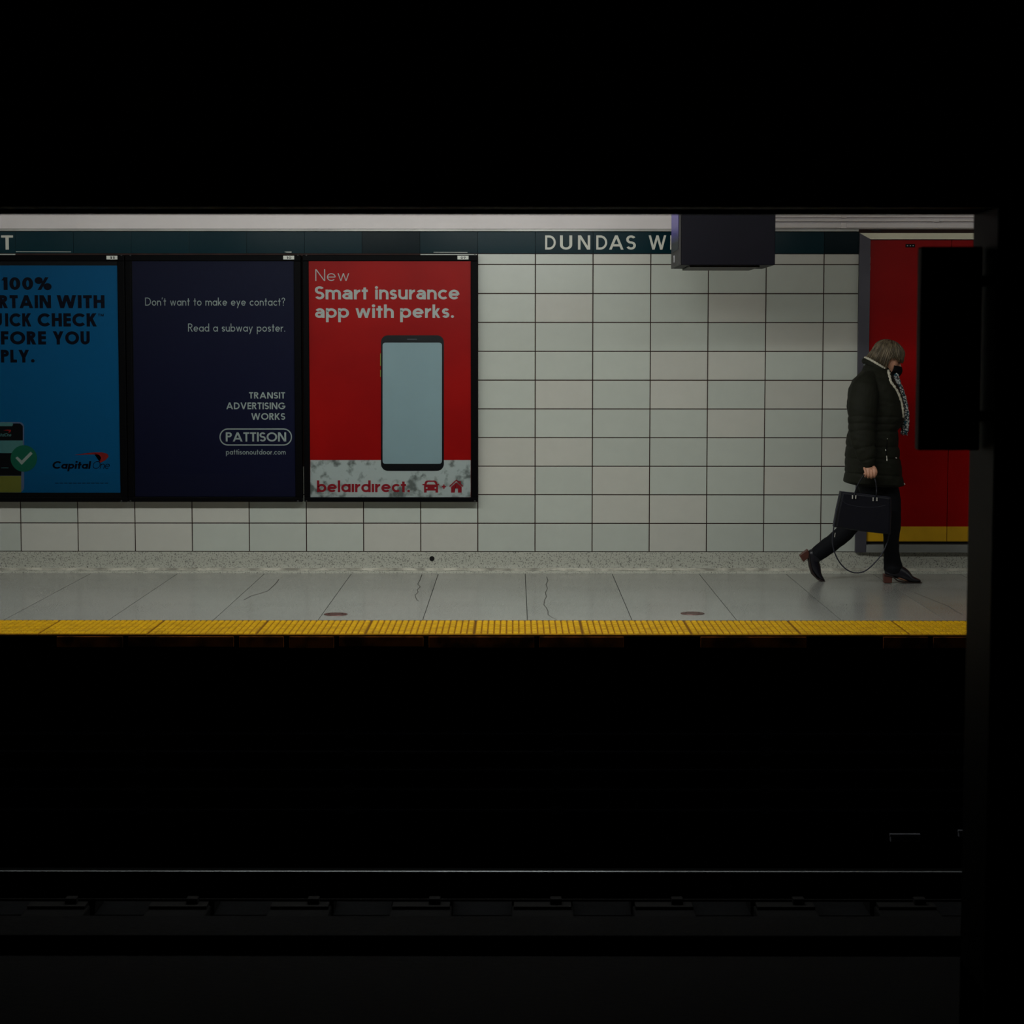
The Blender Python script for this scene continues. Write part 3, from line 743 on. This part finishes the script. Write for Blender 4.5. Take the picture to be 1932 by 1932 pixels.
flat('card_swoosh', [[(6,812),(14,810.5),(21,811),(20,815),(16,817),(17,813)]], P3, m_swoosh, po)
flat('small_print', [[(2, 882.2), (16, 882.2), (16, 883.2), (2, 883.2)]], P3, m_mint, po)
flat('green_disc', [[(45 + 25*math.cos(2*PI*i/36), 865 + 25*math.sin(2*PI*i/36)) for i in range(36)]], P3, m_green, po)
flat('tick', [[(29,864),(33,861.5),(41,869),(58,852),(61.5,856),(41,877)]], P4, m_grey, po)
write('bank_name', 'Capital', (98, 170, 870, 884.5), P1, .21, m_ink, po, track=.05, slant=.18)
write('bank_name', 'One', (173.5, 206, 870, 884.5), P1, .09, m_ink, po, track=.03, slant=.25)
flat('swoosh', [[(140,858.5),(158,855.8),(176,853.6),(192,853.2),(203,856.5),(205,861.5),(199,868),(190,873),(187.5,871),(191,864.5),(188.5,859.5),(179,857.4),(160,857.6),(148,858.7)]], P1, m_swoosh, po)
flat('small_print', [[(104 + k*8.5, 911), (110.5 + k*8.5, 911), (110.5 + k*8.5, 912.3), (104 + k*8.5, 912.3)] for k in range(12)], P1, m_ink, po)

# --- frame 10, navy transit advertising poster
po = ad_frame(242, 567, 255.5, 557.5, 493, 937, m_navy, 'black wall frame with the dark navy poster, between blue and red posters', '10', (534.5, 555))
LW = .1
write('line', "Don't want to make eye contact?", (274, 538, 561.5, 576.5), P1, LW, m_grey, po, xh=.62, track=.13)
write('line', 'Read a subway poster.', (355, 538, 610.5, 625.5), P1, LW, m_grey, po, xh=.62, track=.13)
write('line', 'TRANSIT', (470, 538, 740, 752), P1, .17, m_grey, po, track=.12)
write('line', 'ADVERTISING', (427, 538, 759.5, 772), P1, .17, m_grey, po, track=.12)
write('line', 'WORKS', (474, 538, 779.5, 792), P1, .17, m_grey, po, track=.12)
write('name_line', 'PATTISON', (426, 540, 815.7, 833), P1, .17, m_grey, po, track=.08)
write('web_line', 'pattisonoutdoor.com', (426.5, 539, 847.5, 857.5), P1, .12, m_grey, po, xh=.62, track=.12)
def ring_px(x0, x1, y0, y1, r, t):
    a = rrect(x0, x1, y0, y1, r, 8); b = rrect(x0+t, x1-t, y0+t, y1-t, r-t, 8); n = len(a)
    return [[a[i], a[(i+1)%n], b[(i+1)%n], b[i]] for i in range(n)]
flat('pill_outline', ring_px(414, 551, 808.3, 840.7, 16, 2.2), P1, m_grey, po)

# --- frame 09, red insurance poster
po = ad_frame(574, 901, 585.5, 888, 493, 938, m_redp, 'black wall frame with the red poster showing a phone, rightmost frame', '09', (863, 884))
write('headline', 'New', (595, 659, 508, 530), P1, .075, m_whitep, po, track=.14)
write('headline', 'Smart', (594.5, 694, 540, 564.8), P1, .175, m_whitep, po, xh=.74, track=.09, alt=True)
write('headline', 'insurance', (708, 867, 540, 564.8), P1, .175, m_whitep, po, xh=.74, track=.09, alt=True)
write('headline', 'app', (594.5, 658.5, 574.5, 599.7), P1, .175, m_whitep, po, xh=.72, track=.09, alt=True)
write('headline', 'with', (670.5, 743, 574.5, 599.7), P1, .175, m_whitep, po, xh=.72, track=.09)
write('headline', 'perks.', (755, 857, 574.5, 599.7), P1, .175, m_whitep, po, xh=.72, track=.09)
flat('marble_band', [[(585.5, 868), (888, 868), (888, 938), (585.5, 938)]], P1, m_marble, po)
flat('phone_picture', [rr_px(718.8, 837.5, 632.5, 888.5, 13)], P2, m_blackp, po)
flat('side_button', [[(717.2,667),(718.8,667),(718.8,690),(717.2,690)], [(717.2,698),(718.8,698),(718.8,711),(717.2,711)]], P2, m_olive, po)
flat('phone_screen', [rr_px(721.8, 833.8, 646.5, 875, 5)], P3, m_screenp, po)
flat('earpiece', [rr_px(768, 787, 639.2, 641, .9)], P3, m_conduit, po)
write('company_name', 'belaırdırect.', (598, 774, 906.3, 928.5), P2, .18, m_crimson, po, xh=.7, track=.07)
car = [rr_px(801, 825, 906.5, 920, 6), rr_px(800, 826.5, 914, 925.5, 3), [(800,924),(805,924),(805,929.5),(800,929.5)], [(821.5,924),(826.5,924),(826.5,929.5),(821.5,929.5)],
       [(797,913),(802,913),(802,915.5),(797,915.5)], [(824,913),(828.5,913),(828.5,915.5),(824,915.5)]]
flat('car_icon', car, P2, m_crimson, po)
flat('car_window', [[(804.5,914),(807,909.3),(819,909.3),(822,914)], [(803.5,919.5),(806.5,919.5),(806.5,922),(803.5,922)], [(820,919.5),(823,919.5),(823,922),(820,922)]], P3, m_whitep, po)
flat('plus_icon', [[(833.5,917),(841.5,917),(841.5,919.4),(833.5,919.4)], [(836.3,914),(838.7,914),(838.7,922.4),(836.3,922.4)]], P2, m_crimson, po)
flat('house_icon', [[(847.5,917),(860.8,904.8),(866,909.5),(866,908),(869.5,908),(869.5,912.5),(874,917),(872.5,918.5),(860.8,907.6),(849,918.5)],
                    [(851,919),(860.8,910),(871,919),(871,929.5),(864,929.5),(864,921.5),(858,921.5),(858,929.5),(851,929.5)]], P2, m_crimson, po)
# ------------------------------------------------------------------ the woman (profile, walking to the right)
WD = 14.0
def P(cx, cy, Y=WD):
    """point from the 3.863x enlargement of the photograph whose corner is (1480, 620)"""
    return at(1480 + cx/3.863, 620 + cy/3.863, Y)
S = (P(100, 0) - P(0, 0)).x/100          # metres per enlarged pixel
m_skin = mat('skin', lin((206, 150, 122)), rough=.5, var=.12, scale=18)
m_coat = mat('coat_olive', lin((33, 34, 26)), rough=.7, spec=.15, var=.25, scale=9, bump=.35, bscale=38)
m_fleece = mat('fleece_trim', lin((222, 216, 196)), rough=.95, var=.3, scale=70, bump=.8, bscale=120)
m_trouser = mat('trouser_black', lin((13, 14, 19)), rough=.8, spec=.2)
m_boot = mat('boot_leather', lin((22, 20, 30)), rough=.36, spec=.5, var=.3, scale=14)
m_heel = mat('heel_leather', lin((92, 48, 38)), rough=.5, var=.35, scale=30, stretch=(1, 1, 6))
m_sole = mat('sole_dark_brown', lin((36, 22, 20)), rough=.6)
m_bag = mat('bag_leather', lin((17, 18, 28)), rough=.45, spec=.3, var=.15, scale=12, bump=.1, bscale=120)
m_bagtrim = mat('bag_trim', lin((34, 35, 48)), rough=.5)
m_metal = mat('bright_metal', lin((250, 246, 236)), rough=.35, metal=.4)
m_mask = mat('mask_fabric', lin((14, 14, 15)), rough=.85, spec=.15)
m_hair = mat('grey_blond_hair', lin((130, 115, 90)), rough=.5, col2=lin((58, 50, 40)), scale=60, thr=(.3, .7), stretch=(1, 1, .25))
def scarf_mat():
    m = mat('patterned_scarf', lin((190, 195, 196)), rough=.9); nt = m.node_tree; N = nt.nodes; L = nt.links
    tc = N.new('ShaderNodeTexCoord'); v = N.new('ShaderNodeTexVoronoi'); v.inputs['Scale'].default_value = 80
    L.new(tc.outputs['Object'], v.inputs['Vector']); r = N.new('ShaderNodeValToRGB'); e = r.color_ramp.elements
    r.color_ramp.interpolation = 'CONSTANT'
    e[0].color = (*lin((215, 218, 216)), 1); e[1].position = .5; e[1].color = (*lin((22, 30, 38)), 1)
    k = e.new(.74); k.color = (*lin((60, 120, 140)), 1)
    L.new(v.outputs['Distance'], r.inputs[0]); L.new(r.outputs[0], N['Principled BSDF'].inputs['Base Color'])
    return m
m_scarf = scarf_mat()
ground = P(860, 1850, 13.97)
person = empty('person', 'person walking right in olive padded coat, black mask and heeled boots, holding a dark bag', 'person', (P(700, 1850).x, WD, 0))
R_ = []
def T(cx, cy, Y, r1, r2=None):
    p = P(cx, cy, Y); return (p.x, p.y, p.z, r1*S, (r2 if r2 else r1)*S)

# head frame
HC = P(749, 219, 13.99); tl = math.radians(17)
HF = Vector((math.cos(tl), 0, -math.sin(tl))); HU = Vector((math.sin(tl), 0, math.cos(tl))); HS = Vector((0, -1, 0))   # forward, up, near side
def H(f, u, s=0.0): return HC + HF*f + HU*u + HS*s
HM = Matrix(((HF.x, HS.x, HU.x, HC.x), (HF.y, HS.y, HU.y, HC.y), (HF.z, HS.z, HU.z, HC.z), (0, 0, 0, 1)))
def hell(bm, f, u, s, rf, ru, rs): ellipsoid(bm, HM @ Matrix.Translation((f, s, u)), rf, rs, ru)
NH = 13.72                               # distance of the near hand and bag
bm = bmesh.new()
hell(bm, -.012, .03, 0, .088, .082, .070); hell(bm, .035, -.02, 0, .052, .082, .056); hell(bm, .032, -.062, 0, .05, .045, .047)
hell(bm, .072, -.092, 0, .017, .016, .018); hell(bm, .068, .012, 0, .022, .012, .045)          # chin, brow
def HT(f, u, s, r): p = H(f, u, s); return (p.x, p.y, p.z, r, r)
tube(bm, [HT(.083, .0, 0, .008), HT(.094, -.018, 0, .0095), HT(.102, -.036, 0, .012)], n=10)       # nose
tube(bm, [HT(.093, -.038, .008, .007), HT(.093, -.038, -.008, .007)], n=8, ref=Vector((1,0,0)))
tube(bm, [HT(.078, -.058, .018, .005), HT(.088, -.057, 0, .008), HT(.078, -.058, -.018, .005)], n=8, ref=Vector((0,0,1)))
tube(bm, [HT(.076, -.067, .015, .005), HT(.085, -.067, 0, .0075), HT(.076, -.067, -.015, .005)], n=8, ref=Vector((0,0,1)))
for s in (-1, 1): hell(bm, -.005, -.012, .068*s, .017, .03, .009)
tube(bm, [HT(-.02, -.04, 0, .055), T(690, 300, 13.99, 58, 56), T(650, 380, 14, 70, 75)], n=16)   # neck
tube(bm, [T(640, 360, 14, 70, 120), T(635, 430, 14, 95, 170), T(640, 560, 14, 100, 150), T(650, 760, 14, 90, 120), T(650, 950, 14, 100, 150), T(660, 1040, 14, 90, 140)], n=18)
arm = lambda sh, el, wr, hd: tube(bm, [T(*sh), T(*el), T(*wr), T(*hd)], n=12)
arm((610,400,13.86,52), (568,690,13.77,38), (608,960,NH,24,21), (614,1012,NH,30,17))
arm((640,400,14.16,50), (640,690,14.22,38), (690,900,14.22,24,21), (700,950,14.2,30,17))
# near hand: palm and fingers curled round the bag handles
def D(cx, cy, dy, r): p = P(cx, cy, NH); return (p.x, p.y + dy, p.z, r, r)
tube(bm, [D(612,985,0,.022), D(616,1012,0,.026), D(618,1034,-.002,.027)], n=12)
for cx, ln, r in ((651,5,.0088),(629,9,.0092),(607,6,.0088),(586,-1,.0078)):
    tube(bm, [D(cx-6, 1016, -.010, r*1.05), D(cx, 1040, -.023, r*1.08), D(cx+2, 1062+ln, -.026, r), D(cx+2, 1078+ln, -.010, r*.95), D(cx+1, 1072+ln, .008, r*.9), D(cx, 1058+ln, .014, r*.8)], n=10, k=4)
tube(bm, [D(630,1000,-.006,.0125), D(652,1014,-.014,.0115), D(664,1038,-.020,.0098), D(661,1062,-.022,.0088)], n=10, k=4)
# far hand
for k, cx in enumerate((676,692,708,724)): tube(bm, [T(cx+2, 945, 14.2, 9), T(cx+6, 985, 14.2, 9), T(cx+2, 1015, 14.19, 8)], n=8)
tube(bm, [T(700,930,14.18,11), T(735,950,14.17,10), T(740,975,14.17,9)], n=8)
# legs and feet inside the clothes
tube(bm, [T(680,1060,13.93,70), T(745,1300,13.95,58), T(778,1500,13.97,44), T(780,1690,13.97,32), T(785,1790,13.97,28)], n=14)
tube(bm, [T(785,1775,13.97,28), T(860,1810,13.97,26,34), T(930,1832,13.97,16,34), T(965,1838,13.97,10,26)], n=12)
tube(bm, [T(640,1060,14.08,70), T(560,1270,14.08,60), T(465,1455,14.08,46), T(300,1590,14.08,36), T(225,1645,14.08,28)], n=14)
tube(bm, [T(215,1640,14.08,26), T(215,1740,14.08,24,30), T(262,1815,14.08,14,32), T(280,1828,14.08,10,24)], n=12)
body = remeshed('body', bm, m_skin, .0034, person, smooth_it=1); R_.append(body)
# eyes and brows
for s in (-1, 1):
    bm = bmesh.new(); hell(bm, .077, -.004, .028*s, .010, .0075, .013); R_.append(bm_obj('eye', bm, mat('eye_dark', lin((60, 45, 38)), rough=.2) if s < 0 else bpy.data.materials['eye_dark'], person, smooth=True))
    bm = bmesh.new(); tube(bm, [HT(.092, .018, .012*s, .003), HT(.087, .022, .030*s, .0035), HT(.072, .018, .048*s, .002)], n=6); R_.append(bm_obj('eyebrow', bm, m_hair, person, smooth=True))
# mask: a shell over nose and chin
bm = bmesh.new(); gr = []
for i in range(15):
    row = []; a = math.radians(-78 + 156*i/14)
    for j in range(10):
        t = j/9; u = -.026 - .092*t
        bul = math.sin(PI*(.18 + .72*t))
        rf = .066*bul**.6 + .012 + .018*(1-t)*math.cos(a)**8; rs = .058*(1 - .28*t)
        e_ = max(0.0, math.cos(a))
        row.append(bm.verts.new(H(.034 + rf*e_**.9, u + .022*(abs(a)/1.36)**2*(0.6 if j < 4 else 1.0)*(1 if t > .5 else -.4), rs*math.sin(a))))
    gr.append(row)
for i in range(14):
    for j in range(9): bm.faces.new((gr[i][j], gr[i+1][j], gr[i+1][j+1], gr[i][j+1]))
mk = bm_obj('face_mask', bm, m_mask, person, smooth=True); sm_ = mk.modifiers.new('t', 'SOLIDIFY'); sm_.thickness = .003; sm_.offset = 1; R_.append(mk)
for s in (-1, 1):
    for u0, u1 in ((-.032, .008), (-.085, -.03)):
        bm = bmesh.new(); tube(bm, [HT(.048, u0, .054*s, .0013), HT(.02, (u0+u1)/2, .066*s, .0013), HT(-.012, u1, .072*s, .0013)], n=6); R_.append(bm_obj('ear_loop', bm, m_mask, mk, smooth=True))

# hair: cap plus locks
bm = bmesh.new(); hell(bm, -.018, .038, 0, .094, .080, .074); hell(bm, -.06, -.005, 0, .062, .075, .070)
hc_ = remeshed('hair', bm, m_hair, .006, person, smooth_it=4); R_.append(hc_)
bm = bmesh.new(); hr = random.Random(3)
for n_ in range(760):
    ph = hr.uniform(-PI, PI); fr = (1 + math.cos(ph))/2      # 1 front, 0 back
    c_, s_ = math.cos(ph), math.sin(ph)
    fr2 = max(0, math.cos(ph))
    q_ = min(1, max(0, (c_-.02)/.35)); end_u = -.080 + .088*q_*q_*(3-2*q_) + hr.uniform(-.012, .014) + (.02 if fr < .12 else 0)
    rad = hr.uniform(.93, 1.07); pts = []
    st = hr.uniform(.0, .55)
    for k in range(8):
        t = st + (1-st)*k/7; th = t*PI*.62
        rf, rs, ru = (.096 + .016*fr2)*rad, .083*rad, .083*rad
        f = -.012 + rf*math.sin(min(th, PI/2))*c_; s = rs*math.sin(min(th, PI/2))*s_; u = .038 + ru*math.cos(th)
        if th > PI/2:
            q = (th-PI/2)/(PI*.12); u = .038 + (end_u-.038)*q; f += (-.034 if c_ < 0 else .0)*q*abs(c_)**1.5 + (.006*q if fr2 > 0 else 0); s *= 1 - .04*q
            if fr2 > .1 : s *= 1; f -= .02*q*(1-fr2)
        f += .002*math.sin(9*t + n_); s += .002*math.sin(7*t + 2*n_)
        p = H(f, u, s); r_ = .0034*(1 - .75*t**3)
        pts.append((p.x, p.y, p.z, r_, r_*.8))
    tube(bm, pts, n=4, k=1, caps=False)
lk = bm_obj('hair_locks', bm, m_hair, hc_, smooth=True, kind='stuff')

# coat: quilted body, sleeves, collar in one surface
SEC = [  # cy, back, front, half width (m)
    (1150, 500, 800, .13), (1128, 434, 868, .215), (1060, 444, 852, .222), (1000, 448, 846, .225), (930, 446, 834, .222), (830, 455, 824, .215),
    (740, 470, 822, .208), (700, 470, 850, .208), (640, 468, 872, .21), (560, 460, 866, .215), (500, 466, 852, .218), (440, 474, 832, .215), (380, 500, 800, .195),
    (330, 548, 776, .150), (290, 580, 766, .105), (255, 588, 740, .085), (236, 596, 720, .078)]
seams = (638, 690, 742, 855, 940, 1056)
def sec_at(cy):
    for a, b in zip(SEC, SEC[1:]):
        if b[0] <= cy <= a[0]:
            t = (a[0]-cy)/(a[0]-b[0]); t2 = t*t*(3-2*t)*.5 + t*.5
            return tuple(a[k] + (b[k]-a[k])*t2 for k in range(4))
    return SEC[0] if cy > SEC[0][0] else SEC[-1]
def puff(cy):
    d = min(abs(cy - s) for s in seams); return -.0055*math.exp(-(d/7)**2) + .0015*min(1, d/28)
def coat_pt(cy, a):
    c = sec_at(cy); xb, xf = P(c[1], cy).x, P(c[2], cy).x
    cx, rx = (xb+xf)/2, (xf-xb)/2; ry = c[3]; p = puff(cy)
    ca, sa = math.cos(a), math.sin(a); e = .86
    x = cx + (rx+p)*math.copysign(abs(ca)**e, ca); y = 14.0 - (ry+p)*math.copysign(abs(sa)**e, sa)
    tilt = (-22 if ca < 0 and cy > 1050 else 0)
    zz = P(700, cy + (12*ca if cy > 1040 else 0) - (14*(-ca) if cy < 300 else 0)*1.0).z
    return Vector((x, y, zz))
bm = bmesh.new(); prev = None; NA = 44; rows = []
cy = 1150.0
while cy >= 236:
    rows.append([bm.verts.new(coat_pt(cy, 2*PI*i/NA)) for i in range(NA)]); cy -= 6.5
for a, b in zip(rows, rows[1:]):
    for i in range(NA): bm.faces.new((a[i], a[(i+1)%NA], b[(i+1)%NA], b[i]))
bm.faces.new(rows[0][::-1]); bm.faces.new(rows[-1])
def sleeve(pts, sy):
    Q = catmull([T(*p) for p in pts], 12); out = []
    for i, q in enumerate(Q):
        z = q[2]; cyy = (P(0, 0).z - z)/ (P(0,0).z - P(0,1000).z)*1000
        pf = puff(cyy)*.9 if 430 < cyy < 960 else 0
        out.append((q[0], q[1], q[2], q[3]+pf, q[4]+pf))
    tube(bm, out, n=22, k=1)
sleeve([(622,372,13.88,70,62), (588,440,13.81,98,80), (574,560,13.78,104,82), (566,690,13.765,100,80), (575,820,13.74,88,72), (600,930,13.725,66,58), (613,980,NH,48,42)], -1)
sleeve([(640,380,14.12,64,60), (625,460,14.19,90,80), (640,600,14.22,92,80), (655,740,14.23,86,74), (680,860,14.22,66,60), (695,915,14.21,46,42)], 1)
# wrinkles as gentle real relief
def wr(co, n):
    x, y, z = co
    f = math.sin(x*55 + z*38 + math.sin(z*31)*1.7)*math.sin(z*64 - x*21 + y*17)
    return co + n*(.0016*f)
coat = remeshed('coat', bm, m_coat, .0052, person, smooth_it=1, disp=wr); R_.append(coat)
# rounded collar roll standing behind the neck
bm = bmesh.new()
ringp = []
for i in range(25):
    a = 2*PI*i/24; cx_ = 672 + 88*math.cos(a); cy_r = 286 + 52*math.cos(a)
    p = P(cx_, cy_r); ringp.append((p.x, 14.0 - .088*math.sin(a), p.z, .021, .019))
tube(bm, ringp, n=12, k=1, closed=True)
cr_ = bm_obj('collar', bm, m_coat, coat, smooth=True)
from mathutils.bvhtree import BVHTree
def near_surface(cx, cy):
    """first coat point met from the camera side"""
    d = (P(cx, cy) - EYE).normalized(); h = coat_tree.ray_cast(EYE, d)
    return h[0] if h[0] is not None else P(cx, cy)
coat_tree = BVHTree.FromPolygons([v.co.copy() for v in coat.data.vertices], [tuple(p.vertices) for p in coat.data.polygons])
# fleece edge: along the collar ring on the near side then down the front opening
bm = bmesh.new(); pts = []
for a in range(175, 20, -18):
    r = math.radians(a); p = P(674 + 86*math.cos(r), 266 + 54*math.cos(r)); pts.append((p.x, 14.0 - .098*math.sin(r), p.z, .0085, .0085))
for cx, cy in ((757,312),(765,348),(774,385),(797,420),(825,465),(845,515),(857,565),(863,610),(864,645)):
    p = near_surface(cx, cy); pts.append((p.x, p.y-.003, p.z, .0095, .0095))
pts2 = [(x + .0015*math.sin(i*2.3), y, z, r*(1+.25*math.sin(i*1.9)), r2*(1+.2*math.cos(i*2.7))) for i, (x, y, z, r, r2) in enumerate(catmull(pts, 5))]
tube(bm, pts2, n=9, k=1); bm_obj('fleece_trim', bm, m_fleece, coat, smooth=True, label='cream fleece edge of the coat collar')
# pocket zip, pulls, hem toggle
bm = bmesh.new(); tube(bm, [tuple(near_surface(x, y)) + (.0035, .004) for x, y in ((748,800),(747,850),(744,905),(742,960))], n=6); bm_obj('pocket_zip', bm, m_mask, coat, smooth=True)
def bit(nm, pts, r):
    bm = bmesh.new(); tube(bm, [tuple(near_surface(x, y) + Vector((0, -.006, 0))) + (r, r*.7) for x, y in pts], n=8); bm_obj(nm, bm, m_metal, coat, smooth=True, label='shiny metal fitting')
bit('zip_pull', [(743,928),(745,945),(746,962)], .0036); bit('zip_slider', [(737,882),(738,889)], .003); bit('zip_stop', [(749,801),(749,805)], .0022)
bit('snap_button', [(812,942),(818,945)], .0036)
bm = bmesh.new(); p = P(863, 1131, 13.93); tube(bm, [(p.x-.010, p.y, p.z+.003, .006, .006), (p.x+.004, p.y, p.z-.001, .010, .009), (p.x+.012, p.y, p.z-.002, .005, .005)], n=12); bm_obj('hem_toggle', bm, m_metal, coat, smooth=True, label='shiny metal toggle at the hem')

# scarf
bm = bmesh.new()
rs_ = [(686 + 88*math.cos(2*PI*i/20), 306 + 44*math.cos(2*PI*i/20), 2*PI*i/20) for i in range(21)]
tube(bm, [(P(a, b).x, 14.0 - .066*math.sin(c), P(a, b).z, .026, .02) for a, b, c in rs_], n=12, k=1, closed=True)
tube(bm, [T(803,325,13.985,28,42), T(815,375,13.985,26,42), T(842,440,13.985,24,42), T(866,510,13.985,23,42), T(880,590,13.985,25,42), T(884,660,13.985,26,42), T(878,735,13.985,27,42), T(876,750,13.985,24,40)], n=16)
sf = remeshed('scarf', bm, m_scarf, .005, person, smooth_it=1, disp=lambda c, n: c + n*(.0022*math.sin(c.z*150)*math.sin(c.y*90+c.z*40))); R_.append(sf)
for k in range(13):
    y = 13.985 + (-.036 + .006*k); cx = 850 + (k*37 % 48)
    bm = bmesh.new(); a = P(cx, 748, y); b = P(cx + (k % 3)*3 - 2, 772 + (k*5 % 9), y)
    tube(bm, [(a.x, a.y, a.z, .003, .003), ((a.x+b.x)/2+.001, a.y, (a.z+b.z)/2, .0028, .0028), (b.x, b.y, b.z, .0015, .0015)], n=6); bm_obj('fringe', bm, m_scarf, sf, smooth=True)

# trousers
bm = bmesh.new()
tube(bm, [T(650,1050,14,120,165), T(655,1120,14,130,175)], n=24)
tube(bm, [T(715,1110,13.94,98,90), T(755,1210,13.95,88,84), T(775,1330,13.96,76,74), T(783,1440,13.97,65,66), T(778,1540,13.97,58,58), T(780,1640,13.97,58,55), T(790,1720,13.97,68,58), T(792,1745,13.97,70,60)], n=20)
tube(bm, [T(650,1110,14.07,100,90), T(600,1220,14.08,88,84), T(520,1360,14.08,76,74), T(455,1468,14.08,68,66), T(370,1545,14.08,64,58), T(290,1605,14.08,62,54), T(232,1648,14.08,58,52)], n=20)
def wt(co, n): return co + n*(.0016*math.sin(co.z*70 + co.x*30)*math.sin(co.z*33 + co.y*40))
R_.append(remeshed('trousers', bm, m_trouser, .0058, person, smooth_it=2, disp=wt))

# boots (uppers, soles, stacked heels)
def boot(shaft, foot, sole, heel, Y):
    bm = bmesh.new(); tube(bm, [T(*p) for p in shaft], n=18); tube(bm, [T(*p) for p in foot], n=18)
    b = remeshed('ankle_boot', bm, m_boot, .0045, person, smooth_it=2); R_.append(b)
    bm = bmesh.new(); pts = [P(x, y, Y) for x, y in sole]; prism(bm, [(p.x, p.z) for p in pts], Y-.034, Y+.034); bm_obj('sole', bm, m_sole, b, label='thin dark brown sole')
    bm = bmesh.new(); pts = [P(x, y, Y) for x, y in heel]; prism(bm, [(p.x, p.z) for p in pts], Y-.028, Y+.028)
    bmesh.ops.bevel(bm, geom=bm.edges[:], offset=.003, segments=2, profile=.5, affect='EDGES'); bm_obj('heel', bm, m_heel, b, label='brown stacked heel')
boot([(792,1690,13.97,58,50), (788,1740,13.97,62,50), (782,1772,13.97,56,46)],
     [(775,1770,13.97,46,44), (830,1772,13.97,50,44), (880,1795,13.97,42,48), (920,1822,13.97,26,50), (955,1832,13.97,18,46), (982,1838,13.97,11,30)],
     [(724,1790),(785,1800),(825,1834),(880,1846),(995,1846),(998,1851),(880,1853),(822,1841),(782,1807),(724,1797)],
     [(720,1786),(782,1800),(779,1851),(722,1851)], 13.97)
boot([(262,1625,14.08,54,48), (232,1650,14.08,56,48), (212,1680,14.08,48,44)],
     [(200,1640,14.08,34,40), (208,1690,14.08,40,42), (226,1745,14.08,40,46), (246,1790,14.08,26,48), (268,1818,14.08,17,44), (284,1832,14.08,10,30)],
     [(170,1650),(176,1640),(184,1700),(200,1765),(232,1812),(292,1838),(294,1846),(240,1830),(198,1790),(178,1730)],
     [(108,1652),(168,1606),(184,1660),(135,1697)], 14.08)
for o in R_: o.location = -person.location

# ------------------------------------------------------------------ handbag held in the near hand
BY0, BY1 = 13.655, 13.765
bag = empty('handbag', 'dark navy structured leather handbag held low by the walking person', 'handbag', (P(565, 1480, 13.71).x, 13.71, P(565, 1480, 13.71).z))
K = []
bm = bmesh.new()
out = [(408,1186),(590,1206),(770,1227),(771,1360),(764,1497),(560,1474),(357,1443),(378,1320)]
# belly: front outline slightly inset and bulged
def lay(y, s, oy=0):
    c = Vector((565, 1340)); r = []
    for x, z in out:
        p = P(c.x + (x-c.x)*s, c.y + (z-c.y)*s, 13.71); r.append(bm.verts.new((p.x, y, p.z)))
    return r
Ls = [lay(BY0-.004, .90), lay(BY0, .96), lay(BY0+.012, 1.0), lay(BY1-.012, 1.0), lay(BY1, .96), lay(BY1+.004, .9)]
for a, b in zip(Ls, Ls[1:]):
    for i in range(8): bm.faces.new((a[i], a[(i+1)%8], b[(i+1)%8], b[i]))
bm.faces.new(Ls[0]); bm.faces.new(Ls[-1][::-1])
K.append(bm_obj('bag_body', bm, m_bag, bag))
def seam_(nm, pts, r, mt=m_bagtrim, y=BY0-.004, par=None):
    bm = bmesh.new(); tube(bm, [(P(x, z, y).x, y, P(x, z, y).z, r, r) for x, z in pts], n=6); o = bm_obj(nm, bm, mt, par or bag, smooth=True)
    if par is None: K.append(o)
    return o
seam_('pocket_seam', [(425,1255),(450,1276),(520,1294),(600,1301),(680,1299),(735,1288)], .0017)
seam_('top_piping', [(410,1190),(590,1210),(768,1231)], .0032, y=BY0+.004)
seam_('side_piping', [(409,1190),(379,1320),(360,1440)], .0026, y=BY0+.004)
for dy, ytop in ((-.022, BY0-.006), (.022, BY1+.004)):
    pts = []
    for x, z, yy in ((505,1245,ytop), (512,1205,ytop), (530,1150,13.71+dy*.9), (560,1095,NH+dy*.35), (590,1062,NH+dy*.12), (622,1052,NH+dy*.1), (648,1072,NH+dy*.2), (666,1120,13.71+dy*.7), (672,1180,ytop), (668,1225,ytop), (664,1262,ytop)):
        p = P(x, z, yy); pts.append((p.x, p.y, p.z, .0048, .0042))
    bm = bmesh.new(); tube(bm, pts, n=8, k=5); K.append(bm_obj('bag_handle', bm, m_bag, bag, smooth=True))
for x0, x1, z0 in ((494,518,1214),(645,672,1230)):
    for x in (x0, x1):
        bm = bmesh.new(); p, q = P(x-3, z0, BY0), P(x+3, z0+26, BY0); box(bm, p.x, q.x, BY0-.013, BY0-.003, q.z, p.z, .001); K.append(bm_obj('buckle_bar', bm, m_metal, bag, label='shiny metal buckle bar'))
# hanging shoulder strap
bm = bmesh.new(); pts = []
for x, z, yy in ((398,1225,BY0-.004),(380,1320,BY0-.008),(362,1430,BY0-.006),(350,1540,BY0+.01),(362,1620,BY0+.02),(400,1700,BY0+.03),(455,1757,BY0+.04),(520,1780,BY0+.045),(590,1765,BY0+.05),(660,1705,BY0+.06),(715,1635,BY0+.07),(748,1560,BY1-.02),(762,1500,BY1-.01),(772,1400,BY1-.02),(772,1240,BY1-.03)):
    p = P(x, z, yy); pts.append((p.x, p.y, p.z, .0044, .0045))
tube(bm, pts, n=8, k=5); K.append(bm_obj('shoulder_strap', bm, m_bagtrim, bag, smooth=True))
bm = bmesh.new(); p, q = P(366, 1490, BY0), P(371, 1518, BY0); tube(bm, [(p.x+.003, BY0-.003, p.z, .0022, .0022), (p.x, BY0-.003, q.z, .0022, .0022)], n=6); K.append(bm_obj('strap_clip', bm, m_metal, bag, smooth=True, label='shiny metal strap clip'))
for o in K: o.location = -bag.location
